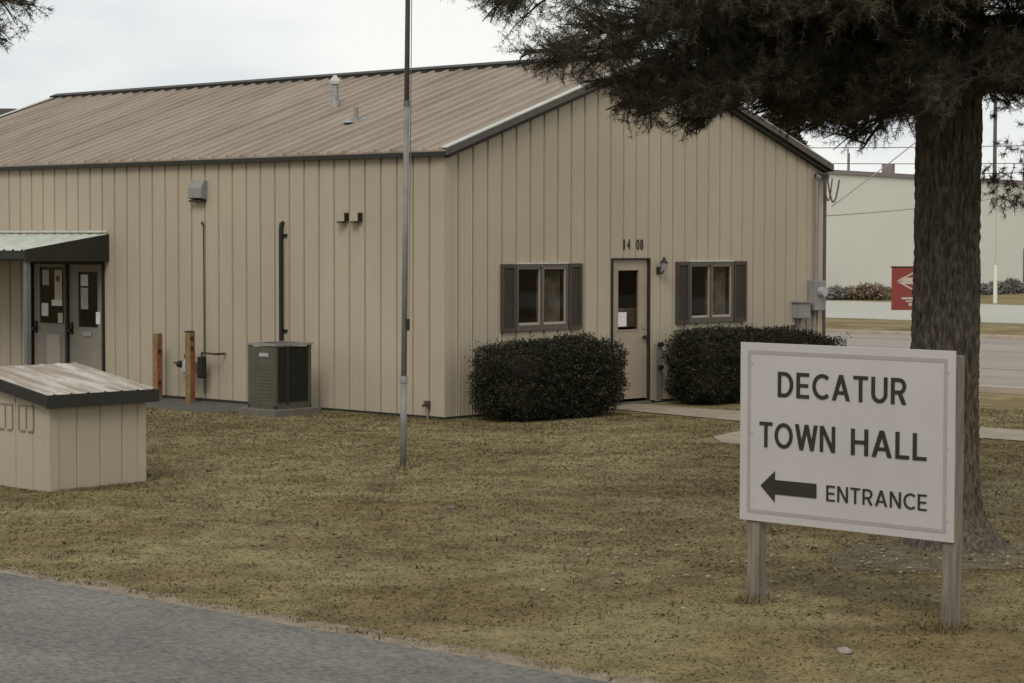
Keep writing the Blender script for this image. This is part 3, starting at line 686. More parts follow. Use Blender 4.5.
# ------------------------------------------------------------------ flagpole
fp = thing('flagpole', 'tall thin grey flagpole standing on the lawn in front of the long wall', 'flagpole', (-1.215, 24.539, 0))
fp.rotation_euler = (0, .0105, 0)
mb = MB(); mb.cyl(0, 0, -.05, 1.0, .038, 16, .037); mb.cyl(0, 0, 1.0, 4.08, .032, 16, .031); mb.build('lower_pole', 'poleplain', fp, smooth=True)
mb = MB(); mb.cyl(0, 0, 4.08, 9.2, .029, 16, .02); mb.build('upper_pole', 'polegrey', fp, smooth=True)
mb = MB(); mb.cyl(0, 0, .97, 1.04, .046, 16); mb.build('collar', 'galv', fp); MB().cyl(0, 0, 4.04, 4.10, .036, 16).build('collar', 'polegrey', fp)
mb = MB(); mb.box(.02, .06, -.055, -.02, 1.55, 1.68); mb.build('cleat', 'black', fp)
mb = MB(); mb.tube([(.05, -.05, 1.62), (.048, -.04, 4), (.035, -.03, 9.1)], .005, 5); mb.build('rope', 'polegrey', fp)
mb = MB(); mb.tube([(0, 0, 9.2+.06*math.cos(t)+.05) for t in np.linspace(math.pi, 0, 9)], [max(.004, .06*math.sin(t)) for t in np.linspace(math.pi, 0, 9)], 14); mb.build('ball', 'galv', fp, smooth=True)

# ------------------------------------------------------------------ the foreground sign
SA = R(-43.827)
sg = thing('entrance_sign', 'large off-white town hall sign with dark letters and left arrow on two wooden posts', 'sign', (1.622, 15.62, 0), SA)
# local x along the board, -y towards the viewer
bs = MB().box(.0, 1.768, .0, .016, .580, 1.842).build('board', 'signwhite', sg, bevel=.002)
SB = lambda u, v, n: (u, -.0005-n, v)
mb = MB(); i0, i1, j0, j1, t = .066, 1.712, .636, 1.788, .026
for q in ((i0, i1, j0, j0+t), (i0, i1, j1-t, j1), (i0, i0+t, j0+t, j1-t), (i1-t, i1, j0+t, j1-t)): mb.box(q[0], q[1], -.0025, -.0003, q[2], q[3])
mb.build('border_line', 'signline', bs)
stroke_letters('DECATUR', 'lettering', 'signink', bs, .333, 1.395, 1.470, 1.646, SB, .145, .16)
stroke_letters('TOWN', 'lettering', 'signink', bs, .176, .822, 1.110, 1.288, SB, .145, .12)
stroke_letters('HALL', 'lettering', 'signink', bs, .955, 1.558, 1.106, 1.286, SB, .145, .15)
stroke_letters('ENTRANCE', 'lettering', 'signink', bs, .754, 1.564, .774, .882, SB, .12, .18)
mb = MB(); mb.prism([SB(u, v, 0) for u, v in ((.189, .836), (.312, .945), (.312, .884), (.669, .884), (.669, .784), (.312, .784), (.312, .728))], (0, -.006, 0)); mb.build('arrow', 'signink', bs)
mb = MB(); mb.box(.055, .155, .018, .112, -.1, 1.80); mb.build('post', 'wood', sg, bevel=.004)
mb = MB(); mb.box(1.672, 1.772, .018, .112, -.1, 1.81); mb.build('post', 'wood', sg, bevel=.004)
for u in (.105, 1.722):
    for v in (.72, 1.2, 1.7): MB().tube([(u, -.0005, v), (u, -.004, v)], .008, 10).build('screw', 'lightgrey', bs)

# ------------------------------------------------------------------ far scene: warehouse, sign, poles
WA = math.atan2(.81, .586)
wh = thing('warehouse', 'long pale windowless metal warehouse across the street', 'building', (14.82, 97, 0), WA)

mb = MB(); us = [-3.5 + .9*i for i in range(61)]
for u0, u1 in zip(us, us[1:]):
    for a, b, d0, d1 in ((u0, u0+.88, 0, 0), (u0+.88, u1, .002, .002)): mb.add([(a, d0, 0), (b, d1, 0), (b, d1, 5.40), (a, d0, 5.40)], [(0, 1, 2, 3)])
mb.box(-3.5, us[-1], .06, 30, 0, 5.40)
mb.build('wall', 'whgrey', wh)
MB().box(-3.6, us[-1]+.1, -.08, 30.1, 5.405, 5.60).build('roof_edge', 'whcap', wh)
MB().box(6.1, 6.45, 1, 1.5, 5.60, 6.1).build('rooftop_unit', 'whcap', wh)
dr_ = MB().box(19.2, 21.4, -.05, -.005, .05, 2.15).build('door', 'brown', wh)
for k in range(5): MB().box(19.3+.4*k, 19.35+.4*k, -.07, -.052, .1, 2.1).build('door_bar', 'darkbrown', dr_) if k < 4 else None
MB().tube([(2.7, 1.5, 5.6), (2.7, 1.5, 6.75)], .035, 8).build('roof_mast', 'greybox', wh)
# far grey-roofed building seen over the left end of the hall
fb = thing('far_building', 'distant low building whose dark grey roof shows at the left edge behind the hall', 'building', (-22, 76, 0), 0)
MB().box(-9, 5.05, 0, 12, 0, 6.55).build('wall', 'whgrey', fb)
mb = MB(); mb.prism([(-9.3, -.3, 6.55), (5.3, -.3, 6.55), (5.0, -.3, 7.0), (-9.3, -.3, 7.1)], (0, 12.6, 0)); mb.build('roof', 'hill', fb)

# red sign half hidden behind the pine trunk
rs = thing('roadside_sign', 'small red sign with a white emblem across the street, half hidden by the pine trunk', 'sign', (11.37, 62, 0), R(3))
rp = MB().box(-.70, .70, 0, .05, .60, 1.79).build('sign_panel', 'red', rs)
MB().box(-.08, .08, .055, .17, 0, 1.75).build('post', 'brown', rs)
MB().box(-.73, .73, -.01, .06, 1.79, 1.83).build('top_rail', 'darkbrown', rs)
mb = MB(); P = lambda u, v: (u, -.004, v); e = lambda pts: mb.add([P(*p) for p in pts], [tuple(range(len(pts)))])
cz = 1.42
e([(-.56, cz+.0), (-.47, cz+.0), (-.06, cz+.22), (-.06, cz+.27)]); e([(.56, cz), (.06, cz+.27), (.06, cz+.22), (.47, cz)])
e([(-.56, cz-.02), (-.06, cz-.29), (-.06, cz-.24), (-.47, cz-.02)]); e([(.56, cz-.02), (.47, cz-.02), (.06, cz-.24), (.06, cz-.29)])
mb.build('emblem', 'redmark', rp)
mb = MB(); mb.box(-.44, .44, -.007, -.0035, cz-.09, cz+.09); mb.build('emblem_band', 'redmark', rp)
mb = MB(); mb.box(-.42, .42, -.006, -.001, .90, .96); mb.box(-.30, .30, -.006, -.001, .83, .87); mb.box(-.22, .22, -.006, -.001, .72, .80); mb.build('text_bar', 'redmark', rp)

# light pole at the edge of the lot, utility poles and their lines
lp = thing('light_pole', 'slender pale pole with a thick white base at the edge of the far lot', 'pole', (19.72, 90.0, 0))
MB().cyl(0, 0, 0, 1.55, .085, 12, .08).build('pole_base', 'whgrey', lp); MB().cyl(0, 0, 1.55, 4.6, .03, 10, .025).build('pole', 'redmark', lp)
def upole(x, y, h, r, label, arm=True, lean=0):
    t = thing('utility_pole', label, 'pole', (x, y, 0), 0, 'utility poles beyond the warehouse')
    MB().tube([(0, 0, 0), (lean, 0, h)], [r*1.2, r*.8], 10).build('pole', 'wire', t)
    if arm: MB().box(lean-1.1, lean+1.1, -.06, .06, h-.9, h-.75).build('crossarm', 'wire', t)
    return t
upole(16.0, 60.2, 10.6, .13, 'utility pole by the street holding the cables of the hall, right of the picture')
upole(26.4, 121, 11.5, .11, 'upright utility pole just right of the pine trunk')
upole(29.2, 128, 12.5, .15, 'dark leaning utility pole at the right edge', True, 1.0)
upole(17.2, 113, 7.0, .06, 'short thin utility pole above the pale warehouse roof', False)
for k, (z0, z1, yy) in enumerate(((6.0, 6.4, 112), (6.9, 6.9, 114), (7.6, 8.0, 116))):
    mb = MB(); mb.tube(hang((-4, yy, z0), (34, yy+8, z1), .25), .022, 5); tag(mb.build('power_line', 'wire'), ['lowest', 'middle', 'highest'][k] + ' of the power lines crossing the sky above the pale warehouse', 'cable', 'power lines')
lp1 = hang(W(9.1, -.15, 3.62), W(9.38, -.12, 3.62), .38)
cable(lp1, .013, 'wire', 'short looped cable hanging from the corner of the hall roof', 'drip loops')
cable(hang(W(9.2, -.14, 3.68), W(9.62, -.1, 3.60), .42), .016, 'wire', 'longer looped cable hanging beside the corner of the hall roof', 'drip loops')
tag(MB().tube(hang(W(9.42, -.1, 3.15), (16.0, 60, 9.9), .25), .010, 6).build('cable', 'palewire'), 'pale cable rising diagonally from the corner of the hall', 'cable')
tag(MB().tube(hang(W(9.36, 0, 2.98), (16.0, 60, 4.3), .15), .009, 6).build('cable', 'palewire'), 'thin slack cable running level across the pale warehouse', 'cable')

# ------------------------------------------------------------------ vegetation
rng = np.random.default_rng(11)
def needles(P, D, L, K, nl, wid, rg):
    """bottle-brush of thin triangles along each twig: P start (n,3), D unit dir, L length"""
    n = len(P); idx = np.repeat(np.arange(n), K); t = rg.uniform(.05, 1.05, n*K)
    base = P[idx] + D[idx]*(L[idx]*t)[:, None]
    rv = rg.normal(size=(n*K, 3)); rv /= np.linalg.norm(rv, axis=1)[:, None]
    d = D[idx]*.45 + rv*1.0; d[:, 2] -= .08; d /= np.linalg.norm(d, axis=1)[:, None]
    ln = nl*rg.uniform(.65, 1.25, n*K)
    side = np.cross(d, rg.normal(size=(n*K, 3))); side /= np.linalg.norm(side, axis=1)[:, None]
    V = np.empty((n*K, 3, 3)); V[:, 0] = base - side*wid/2; V[:, 1] = base + side*wid/2; V[:, 2] = base + d*ln[:, None]
    tr = rg.uniform(0, 1, n)**2.2
    return V.reshape(-1, 3), np.clip(tr[idx]*.7 + rg.uniform(0, .3, n*K), 0, 1)

def pine(name, label, base, trunk_pts, limbs, zmin, seed, nt=(9, 6), K=30, nl=.085, wid=.0065, group=None, sprigs=()):
    rg = np.random.default_rng(seed); t = thing(name, label, 'tree', base, 0, group)
    B = np.array(base)
    # trunk with furrowed bark
    n = 180; zs = []; z = -.15
    while z < trunk_pts[-1][0]:
        zs.append(z); z += .02 if z < 4.6 else .2
    zz = [p[0] for p in trunk_pts]; V = []
    for z in zs:
        cx = np.interp(z, zz, [p[1] for p in trunk_pts]); cy = np.interp(z, zz, [p[2] for p in trunk_pts]); r = np.interp(z, zz, [p[3] for p in trunk_pts])
        for k in range(n):
            a = 2*math.pi*k/n; ca, sa = math.cos(a), math.sin(a)
            wv = .25*noise.noise(Vector((ca*2, sa*2, z*1.5)))
            f1 = 1-abs(noise.noise(Vector((ca*8+wv, sa*8-wv, z*2.2+seed))))*2.4; f2 = 1-abs(noise.noise(Vector((ca*19+wv, sa*19, z*8.5))))*2.4
            flare = max(0, 1.5*max(0, .34-z)**2.0*(.45+.8*max(0, math.cos(a+.5))+.35*math.sin(a*5+.7))) if z < .40 else 0
            rr = r*(1+.05*noise.noise(Vector((ca*1.2, sa*1.2, z*.7)))) + .020*f1 + .016*f2 - .020 + flare
            V.append((cx+ca*rr, cy+sa*rr, z))
    m = len(zs); F = [(i*n+k, i*n+(k+1) % n, (i+1)*n+(k+1) % n, (i+1)*n+k) for i in range(m-1) for k in range(n)]
    fast_mesh('trunk', V, 'bark', t, F)
    P, D, L = [], [], []
    wood = MB()
    def axis(z): return np.array([np.interp(z, zz, [p[1] for p in trunk_pts]), np.interp(z, zz, [p[2] for p in trunk_pts]), z])
    for (z0, ex, ey, ez, dens) in limbs:
        s = axis(z0); e = np.array([ex, ey, ez])-B; ln = np.linalg.norm(e-s); up = rg.uniform(.05, .28)
        ts = np.linspace(0, 1, 11); pts = [s+(e-s)*q + np.array([0, 0, up*math.sin(math.pi*q)*.8]) + rg.normal(size=3)*.03*(0 < q < 1) for q in ts]
        wood.tube(pts, [max(.008, .06*(1-q)**.8*min(1.3, ln/3)+.006) for q in ts], 7)
        nsec = int(nt[0]*ln*dens)
        for j in range(nsec):
            q = rg.uniform(.12, 1.0)**.8; i = min(9, int(q*10)); p = pts[i]+(pts[i+1]-pts[i])*(q*10-i); fd = pts[i+1]-pts[i]; fd /= np.linalg.norm(fd)
            sd_v = np.cross(fd, [0, 0, 1]); sd_v /= np.linalg.norm(sd_v)+1e-6; sg = 1 if j % 2 else -1
            d = fd*rg.uniform(.3, .9) + sd_v*sg*rg.uniform(.4, 1.0) + np.array([0, 0, rg.normal()*.28-.05]); d /= np.linalg.norm(d)
            l2 = rg.uniform(.35, 1.0)*(1.05-.55*q); tip = p+d*l2
            if min((p+B)[2]-zmin((p+B)[0]), (tip+B)[2]-zmin((tip+B)[0])) < 0: continue
            wood.tube([p, p+d*l2*.5+np.array([0, 0, .02]), tip], [.012, .009, .004], 5, False)
            for kk in range(max(2, int(nt[1]*l2*1.6)+1)):
                q2 = rg.uniform(.15, 1.0); b2 = p+d*l2*q2; s2 = np.cross(d, rg.normal(size=3)); s2 /= np.linalg.norm(s2)
                d2 = d*rg.uniform(.3, 1)+s2*rg.uniform(.3, .9)+np.array([0, 0, .12]); d2 /= np.linalg.norm(d2); l3 = rg.uniform(.12, .30)
                tp = b2+d2*l3+B
                if tp[2] < zmin(tp[0])+rg.uniform(-.02, .10): continue
                P.append(b2); D.append(d2); L.append(l3)
    for (sx, sy, sz, dx, dy, dz, l) in sprigs:
        b2 = np.array([sx, sy, sz])-B; d2 = np.array([dx, dy, dz]); d2 = d2/np.linalg.norm(d2); P.append(b2); D.append(d2); L.append(l)
    wood.build('branches', 'twig', t)
    P, D, L = map(np.array, (P, D, L))
    V, rv = needles(P, D, L, K, nl, wid, rg)
    tw = MB()
    for p, d, l in list(zip(P, D, L))[::2]: tw.add([p-np.array([.004, 0, 0]), p+np.array([.004, 0, 0]), p+d*l], [(0, 1, 2)])
    tw.build('twigs', 'twig', t)
    fast_mesh('crown', V, 'needle', t, None, rv)
    print(name, 'twigs', len(P), 'needles', len(V)//3)
    return t
ZX = [-.6, -.26, -.1, .23, .51, .72, .88, 1.13, 1.45, 1.7, 1.9, 2.19, 2.35, 2.56, 2.76, 2.92, 3.17, 3.29, 3.45, 3.86, 4.3, 9]
ZZ = [4.5, 4.27, 4.11, 3.87, 3.74, 3.80, 3.60, 3.46, 3.42, 3.50, 3.66, 3.58, 3.38, 3.46, 3.50, 3.34, 3.26, 3.38, 3.55, 3.75, 3.72, 3.6]
zmin1 = lambda x: float(np.interp(x, ZX, ZZ))
LB = [(4.9, -.10, 17.5, 4.45, .8), (4.7, .1, 19.0, 4.15, 1.2), (4.6, .45, 17.0, 3.98, 1.3), (4.5, .75, 18.3, 3.82, 1.3), (4.4, 1.0, 19.8, 3.72, 1.3), (4.3, 1.2, 17.4, 3.6, 1.4),
      (4.2, 1.6, 18.6, 3.58, 1.5), (4.2, 1.7, 16.6, 3.68, 1.5), (4.1, 2.1, 19.4, 3.66, 1.6), (4.0, 2.3, 17.2, 3.55, 1.8), (3.95, 2.6, 18.9, 3.52, 2), (3.9, 2.9, 16.6, 3.55, 2), (3.9, 3.2, 20.2, 3.4, 2),
      (4.0, 3.3, 15.9, 3.72, 1.8), (4.1, 3.9, 16.0, 3.85, 1.8), (4.0, 4.3, 19.8, 3.8, 1.2), (4.1, 4.8, 17.2, 3.85, 1.4), (4.2, 5.4, 18.4, 3.9, 1.3), (4.4, 5.9, 16.9, 4.1, 1.3), (4.3, 5.0, 20.6, 3.95, 1.2),
      (4.9, .0, 18.4, 4.62, 1.0), (4.9, .8, 16.4, 4.45, 1.0), (5.0, .9, 20.0, 4.5, .9), (4.9, 1.5, 15.9, 4.4, 1.6), (4.8, 2.1, 16.2, 4.3, 1.8), (4.9, 2.7, 15.4, 4.4, 1.8), (4.8, 3.4, 15.2, 4.45, 1.8), (4.9, 1.9, 18.0, 4.55, 1.6), (4.9, 2.4, 17.4, 4.2, 1.8),
      (4.9, 2.8, 21, 4.35, 1.3), (4.8, 4.3, 15.6, 4.5, 1.5), (4.7, 5.0, 16.2, 4.4, 1.5), (4.8, 5.6, 19.2, 4.5, 1.3), (4.5, 3.0, 17.0, 4.0, 1.8), (4.6, 1.6, 17.4, 4.15, 1.5)]
for i in range(26):
    an = rng.uniform(0, 2*math.pi); z0 = 5.2+i*.16; r = rng.uniform(2.6, 3.9)*(1-.05*i*.5); LB.append((z0, 3.66+r*math.cos(an), 18.35+r*math.sin(an)*.9, z0+rng.uniform(-.35, .1), .45))
spr = [(3.93+rng.uniform(-.08, .35), 18.0+rng.uniform(-.5, .5), z, rng.normal(), rng.normal(), -.6, rng.uniform(.08, .16)) for z in rng.uniform(2.86, 3.22, 46)] + \
      [(3.9+rng.uniform(0, .5), 18.0+rng.uniform(-.5, .5), z, rng.normal(), rng.normal(), -.2, rng.uniform(.04, .08)) for z in rng.uniform(3.15, 3.7, 26)]
pine('pine_tree', 'large pine with furrowed grey-brown trunk and dark drooping needles directly behind the entrance sign', (3.66, 18.45, 0),
     [(-.2, .02, 0, .31), (.25, .01, 0, .295), (.6, -.02, 0, .285), (1.7, -.035, 0, .275), (3.2, -.02, 0, .265), (5, 0, 0, .25), (8, .05, 0, .19), (12, .1, 0, .05)],
     LB, zmin1, 5, nt=(20, 13), K=46, nl=.062, wid=.0048, sprigs=spr)
# hanging stems that carry the low sprigs right of the trunk
# second pine whose branch tips enter at the top left
LB2 = [(6.0, -5.65, 23.8, 5.05, 2.4), (5.8, -5.80, 24.3, 4.8, 2.6), (6.2, -5.45, 24.6, 5.15, 2), (5.6, -5.90, 23.2, 4.75, 2.6), (6.4, -5.40, 23.6, 5.4, 1.8), (5.5, -6.20, 24.8, 4.7, 2.4), (6.3, -5.80, 24.0, 5.1, 2.4)]
for i in range(20):
    an = rng.uniform(0, 2*math.pi); z0 = 5.4+i*.22; r = rng.uniform(2.2, 3.4)*(1-.03*i); LB2.append((z0, -9.3+r*math.cos(an), 24+r*math.sin(an), z0-.4, .5))
pine('pine_tree', 'pine at the far left whose branch tips enter the top left corner against the sky', (-9.3, 24, 0),
     [(-.2, 0, 0, .30), (.3, 0, 0, .26), (4, 0, 0, .22), (7, 0, 0, .16), (10, 0, 0, .05)], LB2, lambda x: 4.66 if x > -5.4 else 4.52, 8, nt=(7, 6), K=30, nl=.10, wid=.008)

def leafball(c, rad, n, size, rg, power=2.6, amp=.12, fill=.35, flat_bottom=True):
    """leaf-sized faces through the outer part of a clipped, uneven mass"""
    d = rg.normal(size=(n, 3)); d /= np.linalg.norm(d, axis=1)[:, None]
    k = (np.abs(d)**power).sum(1)**(-1/power)
    nz = np.array([noise.noise(Vector((float(x[0]*2.3+c[0]), float(x[1]*2.3+c[1]), float(x[2]*2.3))))*.6+noise.noise(Vector((float(x[0]*6), float(x[1]*6), float(x[2]*6+c[0]))))*.45 for x in d])
    sh = rg.uniform(0, 1, n)**.4
    rr = k*(1+amp*nz)*(fill+(1-fill)*sh)*(1+np.where(rg.uniform(size=n) > .93, rg.uniform(0, .13, n), 0))
    p = np.array(c)+d*rr[:, None]*np.array(rad)
    if flat_bottom: p[:, 2] = np.maximum(p[:, 2], rg.uniform(.0, .08, n))
    a = rg.normal(size=(n, 3)); a /= np.linalg.norm(a, axis=1)[:, None]; b = np.cross(a, rg.normal(size=(n, 3))); b /= np.linalg.norm(b, axis=1)[:, None]
    s = size*rg.uniform(.6, 1.4, n)[:, None]
    V = np.stack([p-b*s*.28, p+b*s*.28, p+a*s], 1).reshape(-1, 3)
    return V, np.clip(rg.uniform(0, 1, n)**2.0*(.5+.5*sh)+.5*np.clip(nz-.25, 0, 1), 0, 1)
def shrub(name, label, cat, W0, rz, rad, zc, n, size, m, core=.8, group=None, power=3.2, amp=.12, seed=1, balls=None):
    rg = np.random.default_rng(seed); t = thing(name, label, cat, W0, rz, group)
    Vs, rs = [], []
    for (c, r, k) in (balls or [((0, 0, zc), rad, 1.0)]):
        V, q = leafball(c, r, int(n*k), size, rg, power, amp); Vs.append(V); rs.append(q)
        if core:
            mb = MB(); nn = 14; vs = []
            for i in range(nn+1):
                for j in range(20):
                    th = math.pi*i/nn; ph = 2*math.pi*j/20; d = np.array([math.sin(th)*math.cos(ph), math.sin(th)*math.sin(ph), math.cos(th)]); kk = (np.abs(d)**power).sum()**(-1/power)
                    p = np.array(c)+d*kk*core*np.array(r)*(1+.08*noise.noise(Vector(d*4))); p[2] = max(.03, p[2]); vs.append(tuple(p))
            mb.add(vs, [(i*20+j, i*20+(j+1) % 20, (i+1)*20+(j+1) % 20, (i+1)*20+j) for i in range(nn) for j in range(20)]); mb.build('branches', 'twig', t)
    fast_mesh('foliage', np.concatenate(Vs), m, t, None, np.concatenate(rs)); return t
shrub('clipped_shrub', 'dark clipped evergreen shrub under the left gable window, left of the door', 'shrub', W(1.38, -.82), TH, None, 0, 60000, .034, 'yew', .76, 'clipped shrubs along the gable', 4.2, .30, 3,
      [((-.52, .06, .54), (.76, .54, .54), .8), ((.1, -.0, .56), (.76, .50, .55), .8), ((.58, -.02, .57), (.66, .49, .56), .7)])
shrub('clipped_shrub', 'long dark clipped evergreen shrub right of the door, partly behind the entrance sign', 'shrub', W(6.45, -.74), TH, None, 0, 64000, .034, 'yew', .76, 'clipped shrubs along the gable', 4.4, .26, 4,
      [((-1.25, .0, .58), (.75, .50, .57), .8), ((-.3, .0, .57), (.8, .48, .56), .7), ((.65, .0, .56), (.8, .46, .55), .6), ((1.38, .04, .50), (.68, .42, .47), .5)])
# far bushes at the warehouse base
fbs = [(13.3, 94, .45, .45, 'greybush', 'tiny grey bush at the left end of the warehouse base'), (13.9, 94.5, .4, .5, 'greybush', 'second tiny grey bush left of the reddish bush by the warehouse'),
       (14.5, 95, .35, .45, 'greybush', 'dark little bush touching the reddish bush by the warehouse'), (15.3, 94.6, .95, .62, 'farbush', 'wide pale reddish-brown bush in front of the warehouse'), (16.2, 95.5, .45, .45, 'greybush', 'grey bush just right of the reddish bush by the warehouse')]
for i in range(7): fbs.append((22.0+i*1.0, 103.5+i*1.2, .5, .46+.09*(i % 3), 'greybush', None))
rt = ['first', 'second', 'third', 'fourth', 'fifth', 'sixth', 'seventh']
for i, (x, y, r, h, m, lb) in enumerate(fbs):
    lb = lb or rt[i-5] + ' low grey bush along the warehouse counting right from the pine trunk'
    shrub('bush', lb, 'bush', (x, y, 0), 0, (r, r*.8, h*.62), h*.5, 1500, .12, m, .7, 'bushes along the warehouse', 2.2, .3, 20+i)
# evergreen beyond the hall's right roof slope
bt = thing('evergreen_tree', 'dark evergreen showing above the right roof slope of the hall', 'tree', (7.25, 60.5, 0), 0)
MB().cyl(0, 0, 0, 6.4, .16, 10, .04).build('trunk', 'twig', bt)
rg = np.random.default_rng(31); Vs, rs = [], []
for k in range(16):
    z = 2.6+k*.27; r = .95*(1-.25*k/16); an = rg.uniform(0, 6.28); V, q = leafball((math.cos(an)*r*.4, math.sin(an)*r*.4, z), (r*.62, r*.62, .42), 1500, .14, rg, 2, .35, .1, False); Vs.append(V); rs.append(q)
fast_mesh('crown', np.concatenate(Vs), 'needle', bt, None, np.concatenate(rs))

# ------------------------------------------------------------------ lawn blades, leaves and stones
def vnoise(x, y, s, seed):
    g = np.random.default_rng(seed).uniform(0, 1, (64, 64)); u = x*s; v = y*s; i = np.floor(u).astype(int); j = np.floor(v).astype(int); fu = u-i; fv = v-j
    fu = fu*fu*(3-2*fu); fv = fv*fv*(3-2*fv); G_ = lambda a, b: g[a % 64, b % 64]
    return (G_(i, j)*(1-fu)+G_(i+1, j)*fu)*(1-fv)+(G_(i, j+1)*(1-fu)+G_(i+1, j+1)*fu)*fv
def lawn_mask(x, y):
    dx, dy = x-CX, y-CY; a = dx*gx+dy*gy; b = -dx*gy+dy*gx
    ok = (a > -12.43+.16*(vnoise(a, b, 2, 5)-.5)+.06*(vnoise(a, b, 9, 7)-.5)) & (a < 10.5) & ~((a > -.02) & (b > -.02) & (a < WD+.05))
    ok &= ~((a > 2.72+.06*vnoise(a, b, 4, 6)) & (a < 4.22) & (b < 0)) & ~((a > 3.2) & (a < 4.22) & (b < 0) & (b > -3))
    ok &= ~((a > -9.13) & (a < -7.92) & (b > -3.39) & (b < -2.15)) & ~((a > -1.5+.5*(vnoise(a, b, 1.3, 8)-.5)) & (b > 3.3))
    ok &= ~((a > -1.43) & (a < -.41) & (b > 2.01) & (b < 2.99))
    ok &= ~((b < -4.05-.0*a) & (b > -6.9) & (a > -.1) & (a < 2.75) & (b < -4.5+.25*a+.1*(a > 1)) & (b > -5.15-.6*a))
    tx, ty = x-3.66, y-18.3; ok &= ~(np.hypot(tx, ty) < .42)
    return ok
nb = 300000; Y = np.sqrt(rng.uniform(12.2**2, 33.5**2, int(nb*1.5))); X = rng.uniform(-1, 1, len(Y))*(.262*Y+.6)
ok = lawn_mask(X, Y); X, Y = X[ok], Y[ok]; n = len(X)
cl = vnoise(X, Y, 2.2, 1)*.5+vnoise(X, Y, 6, 2)*.5
bare = vnoise(X, Y, 3.1, 12)*.6+vnoise(X, Y, 9, 13)*.4
nr = np.hypot(X-3.6, Y-17.6); keep = rng.uniform(size=n) < np.clip(1.35-2.2*np.clip(bare-.45, 0, 1), .25, 1)*np.where(nr < 1.5, .6+.26*nr, 1)
X, Y, cl = X[keep], Y[keep], cl[keep]; n = len(X)
h = (.006+.015*cl)*rng.uniform(.5, 1.35, n); an = rng.uniform(0, 2*math.pi, n); lean = rng.uniform(.8, 4.0, n)*h
wd = (.0022+.00022*Y)*rng.uniform(.7, 1.5, n); wa = rng.uniform(0, math.pi, n)
V = np.zeros((n, 3, 3)); V[:, 0, 0] = X-np.cos(wa)*wd; V[:, 0, 1] = Y-np.sin(wa)*wd; V[:, 1, 0] = X+np.cos(wa)*wd; V[:, 1, 1] = Y+np.sin(wa)*wd
V[:, 2, 0] = X+np.cos(an)*lean; V[:, 2, 1] = Y+np.sin(an)*lean; V[:, 2, 2] = h; V[:, :2, 2] = .001
tag(fast_mesh('grass', V.reshape(-1, 3), 'blades', None, None, rng.uniform(0, 1, n)), 'short dormant yellow-brown lawn grass', 'grass', kind='stuff')
print('blades', n)
n = 230; Y = np.sqrt(rng.uniform(12.5**2, 31**2, n)); X = rng.uniform(-1, 1, n)*(.25*Y); nn = 140; Y[:nn] = 17.3+rng.normal(size=nn)*1.2; X[:nn] = 2.9+rng.normal(size=nn)*1.4
ok = lawn_mask(X, Y); X, Y = X[ok], Y[ok]; mb = MB()
for x, y in zip(X, Y):
    s = rnd.uniform(.012, .03); a = rnd.uniform(0, 6.28); z = rnd.uniform(.02, .035); c, q = math.cos(a), math.sin(a)
    mb.add([(x-c*s, y-q*s, z), (x+q*s*.6, y-c*s*.6, z+.012), (x+c*s, y+q*s, z+.004), (x-q*s*.6, y+c*s*.6, z+.014)], [(0, 1, 2, 3)])
tag(mb.build('fallen_leaves', 'twig'), 'dark fallen leaves and needles scattered on the lawn', 'leaves', kind='stuff')
n = 260; Y = 17.4+rng.normal(size=n)*.9; X = 2.9+rng.normal(size=n)*1.3; mb = MB()
for x, y in zip(X, Y):
    s = rnd.uniform(.012, .035); a = rnd.uniform(0, 6.28); c, q = math.cos(a), math.sin(a)
    mb.add([(x-c*s, y-q*s, .016), (x+q*s*.5, y-c*s*.5, .024), (x+c*s, y+q*s, .02), (x-q*s*.5, y+c*s*.5, .026)], [(0, 1, 2, 3)])
tag(mb.build('leaf_litter', 'straw'), 'pale dry litter on the soil round the foot of the pine', 'leaves', kind='stuff')
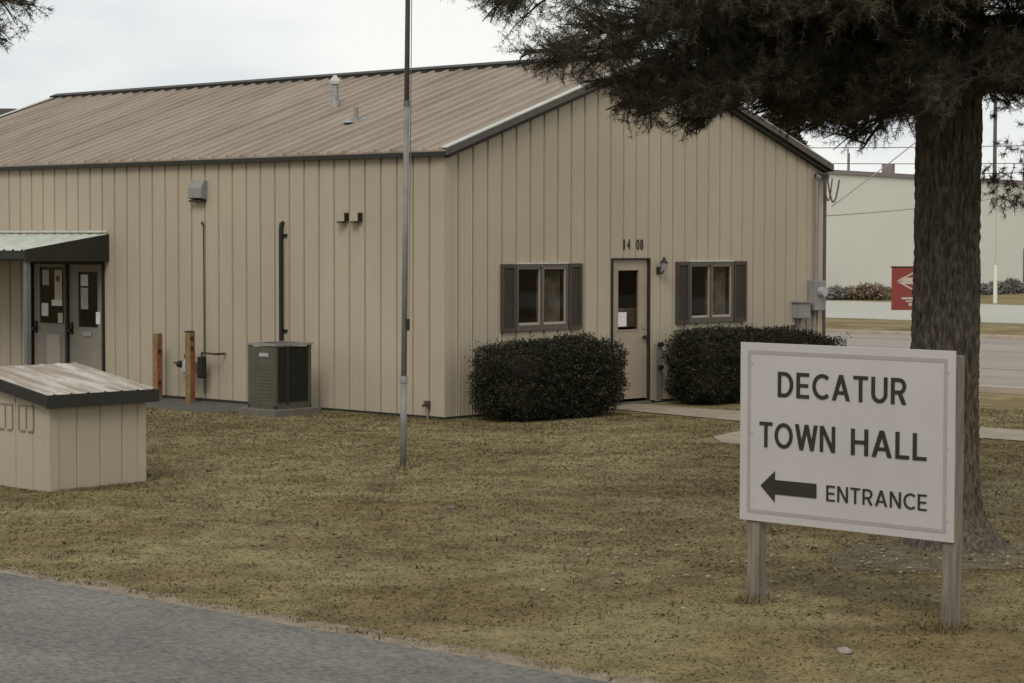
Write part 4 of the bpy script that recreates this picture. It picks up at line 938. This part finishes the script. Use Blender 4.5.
# longer tufts round posts, walls and paving edges
TX, TY, TS = [], [], []
def tuft_at(x, y, n, spread, sz):
    for _ in range(n): TX.append(x+rnd.gauss(0, spread)); TY.append(y+rnd.gauss(0, spread)); TS.append(sz*rnd.uniform(.4, 1.2))
for u in (.105, 1.722):
    px, py = 1.622+u*math.cos(SA), 15.62+u*math.sin(SA); tuft_at(px, py-.02, 260, .07, .07)
tuft_at(-1.215, 24.5, 160, .06, .06)
for _ in range(420):
    k = rnd.random(); q = W(-.06-rnd.random()*.12, rnd.uniform(0, 3.2)) if k < .3 else (W(rnd.uniform(0, 3.0), -.05-rnd.random()*.1) if k < .4 else W(-12.42+rnd.gauss(0, .06), rnd.uniform(-14, -6)) if k < .65 else W(-9.15+rnd.random()*1.25, -3.43-rnd.random()*.05))
    tuft_at(q.x, q.y, 12, .035, .030)
for _ in range(90):
    y = math.sqrt(rnd.uniform(13**2, 30**2)); x = rnd.uniform(-.24, .24)*y
    if lawn_mask(np.array([x]), np.array([y]))[0]: tuft_at(x, y, 26, .05, .05)
TX, TY, TS = map(np.array, (TX, TY, TS)); n = len(TX); an = rng.uniform(0, 2*math.pi, n); wa = rng.uniform(0, math.pi, n); ln = TS*rng.uniform(.1, .9, n); wd = .004+.0001*TY
V = np.zeros((n, 3, 3)); V[:, 0, 0] = TX-np.cos(wa)*wd; V[:, 0, 1] = TY-np.sin(wa)*wd; V[:, 1, 0] = TX+np.cos(wa)*wd; V[:, 1, 1] = TY+np.sin(wa)*wd
V[:, 2, 0] = TX+np.cos(an)*ln; V[:, 2, 1] = TY+np.sin(an)*ln; V[:, 2, 2] = TS
tag(fast_mesh('grass_tufts', V.reshape(-1, 3), 'blades', None, None, rng.uniform(0, .9, n)), 'longer grass tufts round posts, walls and paving edges', 'grass', kind='stuff')
def rock(x, y, r, m, label):
    mb = MB(); nn, q = 7, 10; vs = []
    for i in range(nn+1):
        for j in range(q):
            th = math.pi*i/nn; ph = 2*math.pi*j/q; d = Vector((math.sin(th)*math.cos(ph), math.sin(th)*math.sin(ph), math.cos(th)*.6)); vs.append(d*r*(1+.35*noise.noise(d*2+Vector((x, y, 0)))))
    mb.add(vs, [(i*q+j, i*q+(j+1) % q, (i+1)*q+(j+1) % q, (i+1)*q+j) for i in range(nn) for j in range(q)])
    tag(mb.build('stone', m, loc=(x, y, r*.35)), label, 'stone', 'loose stones on the lawn')
rock(2.07, 13.6, .045, 'stone', 'pale stone on the grass in front of the sign posts')
rock(-.57, 20.9, .04, 'padcon', 'dark stone alone in the middle of the lawn')
